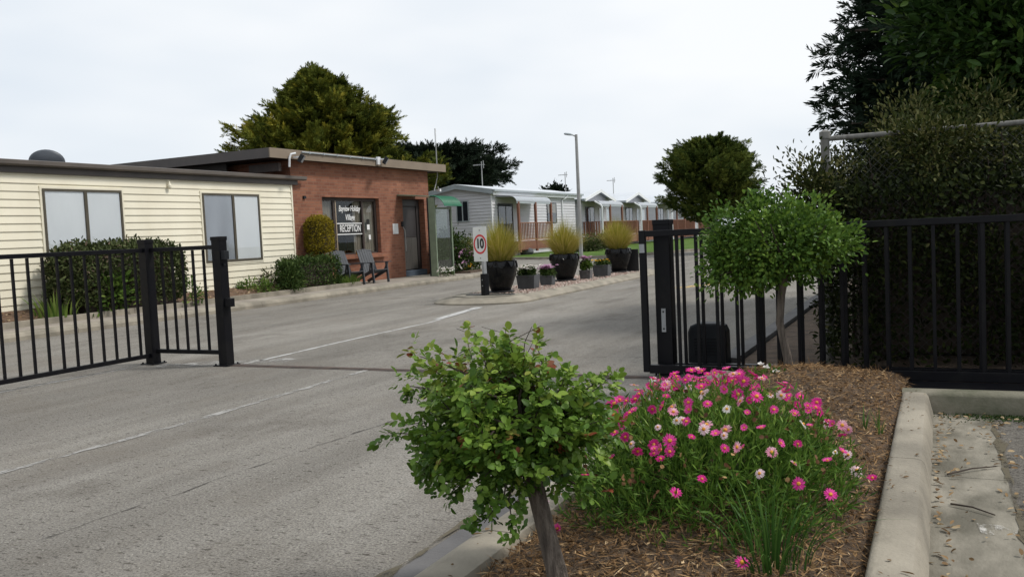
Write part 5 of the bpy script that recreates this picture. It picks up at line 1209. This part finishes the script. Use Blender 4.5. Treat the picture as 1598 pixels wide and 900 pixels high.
tag(leaf_obj('fallen_leaves', [leaves(np.stack([X, np.minimum(Y, 6.76), np.full(n, .016) + RNG.random(n) * .012], 1), np.stack([RNG.normal(size=n), RNG.normal(size=n), RNG.normal(size=n) * .25], 1), np.tile([0, 0, 1.], (n, 1)) + RNG.normal(size=(n, 3)) * .35, RNG.uniform(.018, .045, n), RNG.uniform(.010, .024, n), OVAL, RNG.random(n))], M['dry_leaf']), kind='stuff')
n = 70; X = np.concatenate([-.24 + RNG.exponential(.045, 50).clip(0, .13), RNG.uniform(-1.8, -1.66, 20)]); Y = np.concatenate([RNG.choice([3.3, 4.1, 4.6, 5.6, 6.2, 6.6], 50) + RNG.normal(size=50) * .16, RNG.uniform(2.3, 4, 20)]); Z = np.where(X > -1, .162, .131)
tag(leaf_obj('kerb_debris', [leaves(np.stack([X, Y, Z], 1), np.stack([RNG.normal(size=n), RNG.normal(size=n), RNG.normal(size=n) * .1], 1), np.tile([0, 0, 1.], (n, 1)) + RNG.normal(size=(n, 3)) * .2, np.minimum(.05, .008 + RNG.exponential(.012, n)), np.minimum(.02, .005 + RNG.exponential(.005, n)), OVAL, RNG.random(n) * .35)], M['dry_leaf']), kind='stuff')
n = 900; X = RNG.normal(.42, .22, n); Y = 6.76 - np.abs(RNG.normal(size=n)) * .09
tag(leaf_obj('moss', [leaves(np.stack([X, Y, np.full(n, .012)], 1), rdir(n) + np.array([0, 0, .6]), rdir(n), .022, .008, DIAMOND, .3 + RNG.normal(size=n) * .2)], M['f_box']), kind='stuff')
for (a, b, lab) in (((.02, 5.15), (.26, 5.38), 'longer dry stick lying across the concrete gutter'), ((.03, 4.62), (.21, 4.5), 'shorter dry twig in the gutter nearer the camera')):
    mb = MB(); mb.tube([(*a, .02), ((a[0] + b[0]) / 2, (a[1] + b[1]) / 2 + .015, .026), (*b, .02)], [.005, .004, .003], 6); tag(mb.build('dry_stick', M['twig']), lab, 'stick')

# ================================================================== LEFT BED PLANTS
def shrub(name, lo, hi, n, L, Wd, mt, label, cat='shrub', group=None, core=True, tone=.45, parts=None, rnd=.25, tmpl=OVAL):
    c = ((lo[0] + hi[0]) / 2, (lo[1] + hi[1]) / 2, lo[2]); s = thing(name, c, label, cat, group); sh_ = np.array(c)
    lo_, hi_ = np.array(lo) - sh_, np.array(hi) - sh_
    leaf_obj('foliage', [boxleaf(lo_, hi_, n, L, Wd, tone, .25, .05, rnd, tmpl)] + (parts or []), mt, s)
    if core:
        mb = MB(); e = (hi_ - lo_) * .13; mb.box(lo_[0] + e[0], hi_[0] - e[0], lo_[1] + e[1], hi_[1] - e[1], .0, hi_[2] - e[2] * 1.2); mb.build('branches_or_core', M['twig'], s, bevel=.1)  # solid box added behind the leaves to stop light passing through
    return s
zt = atX(200, 380, -15.3)[2]
shrub('round_hedge', (-16.05, 11.6, .2), (-14.95, 14.65, zt), 14000, .085, .042, M['f_grey'], 'large grey green hedge against the cream wall behind the pickets', 'hedge', rnd=.54)
q = G(95, 478, .25); s = thing('leafy_shrub', (-15.25, q[1] - 1.0, .25), 'bright green leafy shrub at the left end of the grey green hedge', 'shrub')
leaf_obj('foliage', [blob((0, 0, .35), (.4, .5, .4), 40, 30, .1, .14, .07, OVAL, .5, .5, .22)], M['f_lime'], s); mb = MB(); mb.tube([(0, 0, -.05), (0, 0, .3)], .03, 6); mb.build('stem', M['twig'], s)
q = G(25, 490, .25); s = leaf_obj('flax_plant', [blades(70, (-15.3, q[1] - .3, .22), .35, .55, .05, .6, .7, .2)], M['f_lime']); tag(s, 'tuft of sword shaped leaves at the far left of the bed', 'plant')
zt = atX(490, 402, -15.4)[2]; ya_ = atX(437, 440, -15.2)[1]; yb_ = atX(531, 430, -15.4)[1]
shrub('box_hedge', (-15.85, ya_ + .55, .22), (-15.15, yb_ - .2, zt - .03), 7000, .06, .032, M['f_box'], 'low clipped dark green hedge in front of the brick wall', 'hedge', rnd=.18)
q = G(455, 448, .22); s = thing('round_shrub', (-15.12, atX(455, 440, -15.1)[1], .2), 'small round green shrub at the near end of the clipped hedge', 'shrub')
leaf_obj('foliage', [blob((0, 0, .36), (.24, .42, .36), 90, 34, .06, .06, .03, OVAL, .3, .5, .22, (.6, 1))], M['f_box'], s); mb = MB(); mb.tube([(0, 0, -.05), (0, 0, .35)], .03, 6); mb.build('stem', M['twig'], s)
# golden topiary
a, b = atX(476, 370, -15.85), atX(519, 370, -15.85); z1, z0 = atX(497, 338, -15.85)[2], atX(497, 400, -15.85)[2]; yc_ = (a[1] + b[1]) / 2
tp = thing('topiary_tree', (-15.85, yc_, .25), 'golden yellow clipped barrel shaped topiary by the reception window', 'topiary')
wy = (b[1] - a[1]) / 2; leaf_obj('crown', [boxleaf((-.36, -.36, z0 - .22), (.36, .36, z1 - .25), 7000, .055, .025, .5, .25, .03, .33, OVAL), blob((0, 0, z0 - .15), (.24, .24, .2), 30, 30, .06, .055, .025, OVAL, 0, .4, .2)], M['f_gold'], tp)
mb = MB(); mb.tube([(0, 0, -.1), (0, 0, z0 - .1)], [.06, .05], 8); mb.build('trunk', M['bark_dark'], tp)
mb = MB(); mb.box(-.26, .26, -.26, .26, z0 - .15, z1 - .36); mb.build('branches_or_core', M['twig'], tp, bevel=.1)  # solid core added within the topiary so no light gets through
# small bed plants
small = [(300, 470, .45, 'f_lime', 'thin leafy sprig in the bed seen between the end pickets'), (366, 456, .32, 'f_lime', 'low green cushion plant just right of the end fence post'), (395, 452, .5, 'f_grey', 'straggly seedling plant below the second cream window'), (413, 455, .26, 'f_lime', 'low green plant between the straggly seedling and the clipped hedge')]
for px_, py_, h_, mt_, lab in small:
    q = G(px_, py_, .24); s = thing('bed_plant', (max(q[0], -15.9), q[1], .22), lab, 'plant', 'small plants in the bed under the cream wall')
    leaf_obj('foliage', [blob((0, 0, h_ * .5), (.2, .3, h_ * .5), 14, 16, .06, .09, .04, OVAL, .6, .5, .25)], M[mt_], s)
    mb = MB(); mb.tube([(0, 0, -.02), (.01, .02, h_ * .6)], .012, 5); mb.build('stem', M['twig'], s)
s = leaf_obj('ground_plants', [blades(260, (-15.3 + RNG.normal() * .0, yb_ + .25, .2), .32, .32, .02, .7, .6, .2), blades(160, (-15.2, yb_ - .1, .2), .28, .28, .02, .7, .55, .2)], M['f_lime']); tag(s, 'fringe of grassy leaves between the clipped hedge and the chairs', 'plant')
n = 900; X = RNG.uniform(-16.1, -15.08, n); Y = RNG.uniform(8.5, 20.8, n); Z = .2 + .20 * np.clip((-15.05 - X) / 1.3, 0, 1) ** 1.2 + .015
tag(leaf_obj('bark_litter', [leaves(np.stack([X, Y, Z], 1), np.stack([RNG.normal(size=n), RNG.normal(size=n), RNG.normal(size=n) * .2], 1), np.tile([0, 0, 1.], (n, 1)) + RNG.normal(size=(n, 3)) * .3, RNG.uniform(.04, .12, n), RNG.uniform(.02, .05, n), DIAMOND, RNG.random(n))], M['dry_leaf']), kind='stuff')
# shrub and flowers beside the glass screen
zt = atX(728, 378, -15.1)[2]; s = thing('flowering_shrub', (-15.35, 27.0, .18), 'dark green shrub with mauve flowers beside the glass screen', 'shrub')
leaf_obj('foliage', [blob((0, 0, .75), (.55, .7, .75), 110, 36, .11, .10, .05, OVAL, .3, .42, .22, (.4, 1)), blob((.1, 1.0, .55), (.5, .6, .6), 60, 32, .1, .1, .05, OVAL, .3, .42, .22, (.4, 1))], M['f_box'], s)
n = 40; P = np.stack([RNG.uniform(.2, .6, n), RNG.uniform(-.5, .6, n), RNG.uniform(.2, .8, n)], 1); leaf_obj('blossoms', [leaves(P, rdir(n), rdir(n), .06, .05, OVAL, RNG.random(n)) for _ in range(4)], M['p_mauve'], s)
mb = MB(); mb.tube([(0, 0, -.05), (0, 0, .7)], .04, 6); mb.build('stem', M['twig'], s)
for px_, py_, pet, lab in ((731, 421, 'p_yellow', 'cluster of orange and yellow flowers at the kerb behind the speed sign'), (697, 428, 'p_white', 'low white flowers at the foot of the glass screen'), (714, 423, 'p_white', 'white flowers between the glass screen and the yellow flowers')):
    q = G(px_, py_, .2); s = thing('flower_clump', (q[0], q[1], .17), lab, 'flowers', 'bedding flowers beside the glass screen')
    leaf_obj('foliage', [blob((0, 0, .08), (.22, .3, .1), 16, 14, .05, .06, .03, OVAL, .4, .5, .2)], M['f_box'], s)
    n = 26; P = np.stack([RNG.normal(size=n) * .14, RNG.normal(size=n) * .2, RNG.uniform(.12, .26, n)], 1); leaf_obj('blossoms', [leaves(P, rdir(n) + np.array([.3, -.3, .3]), rdir(n), .05, .045, OVAL, RNG.random(n)) for _ in range(4)], M[pet], s)
# shrubs before the cabins
for px_, py_, w_, h_, lab in ((940, 388, 1.5, 1.0, 'low grey green shrub at the foot of the second cabin deck'), (915, 392, .8, .5, 'smaller shrub on the lawn right beside the lamp post')):
    q = G(px_, py_, .12); s = thing('low_shrub', (q[0], q[1], .1), lab, 'shrub', 'shrubs in front of the cabins')
    leaf_obj('foliage', [blob((0, 0, h_ * .45), (w_, w_, h_ * .55), 60, 30, .16, .18, .09, OVAL, .3, .45, .22, (.4, 1))], M['f_grey'], s); mb = MB(); mb.tube([(0, 0, -.05), (0, 0, h_ * .4)], .05, 6); mb.build('stem', M['twig'], s)
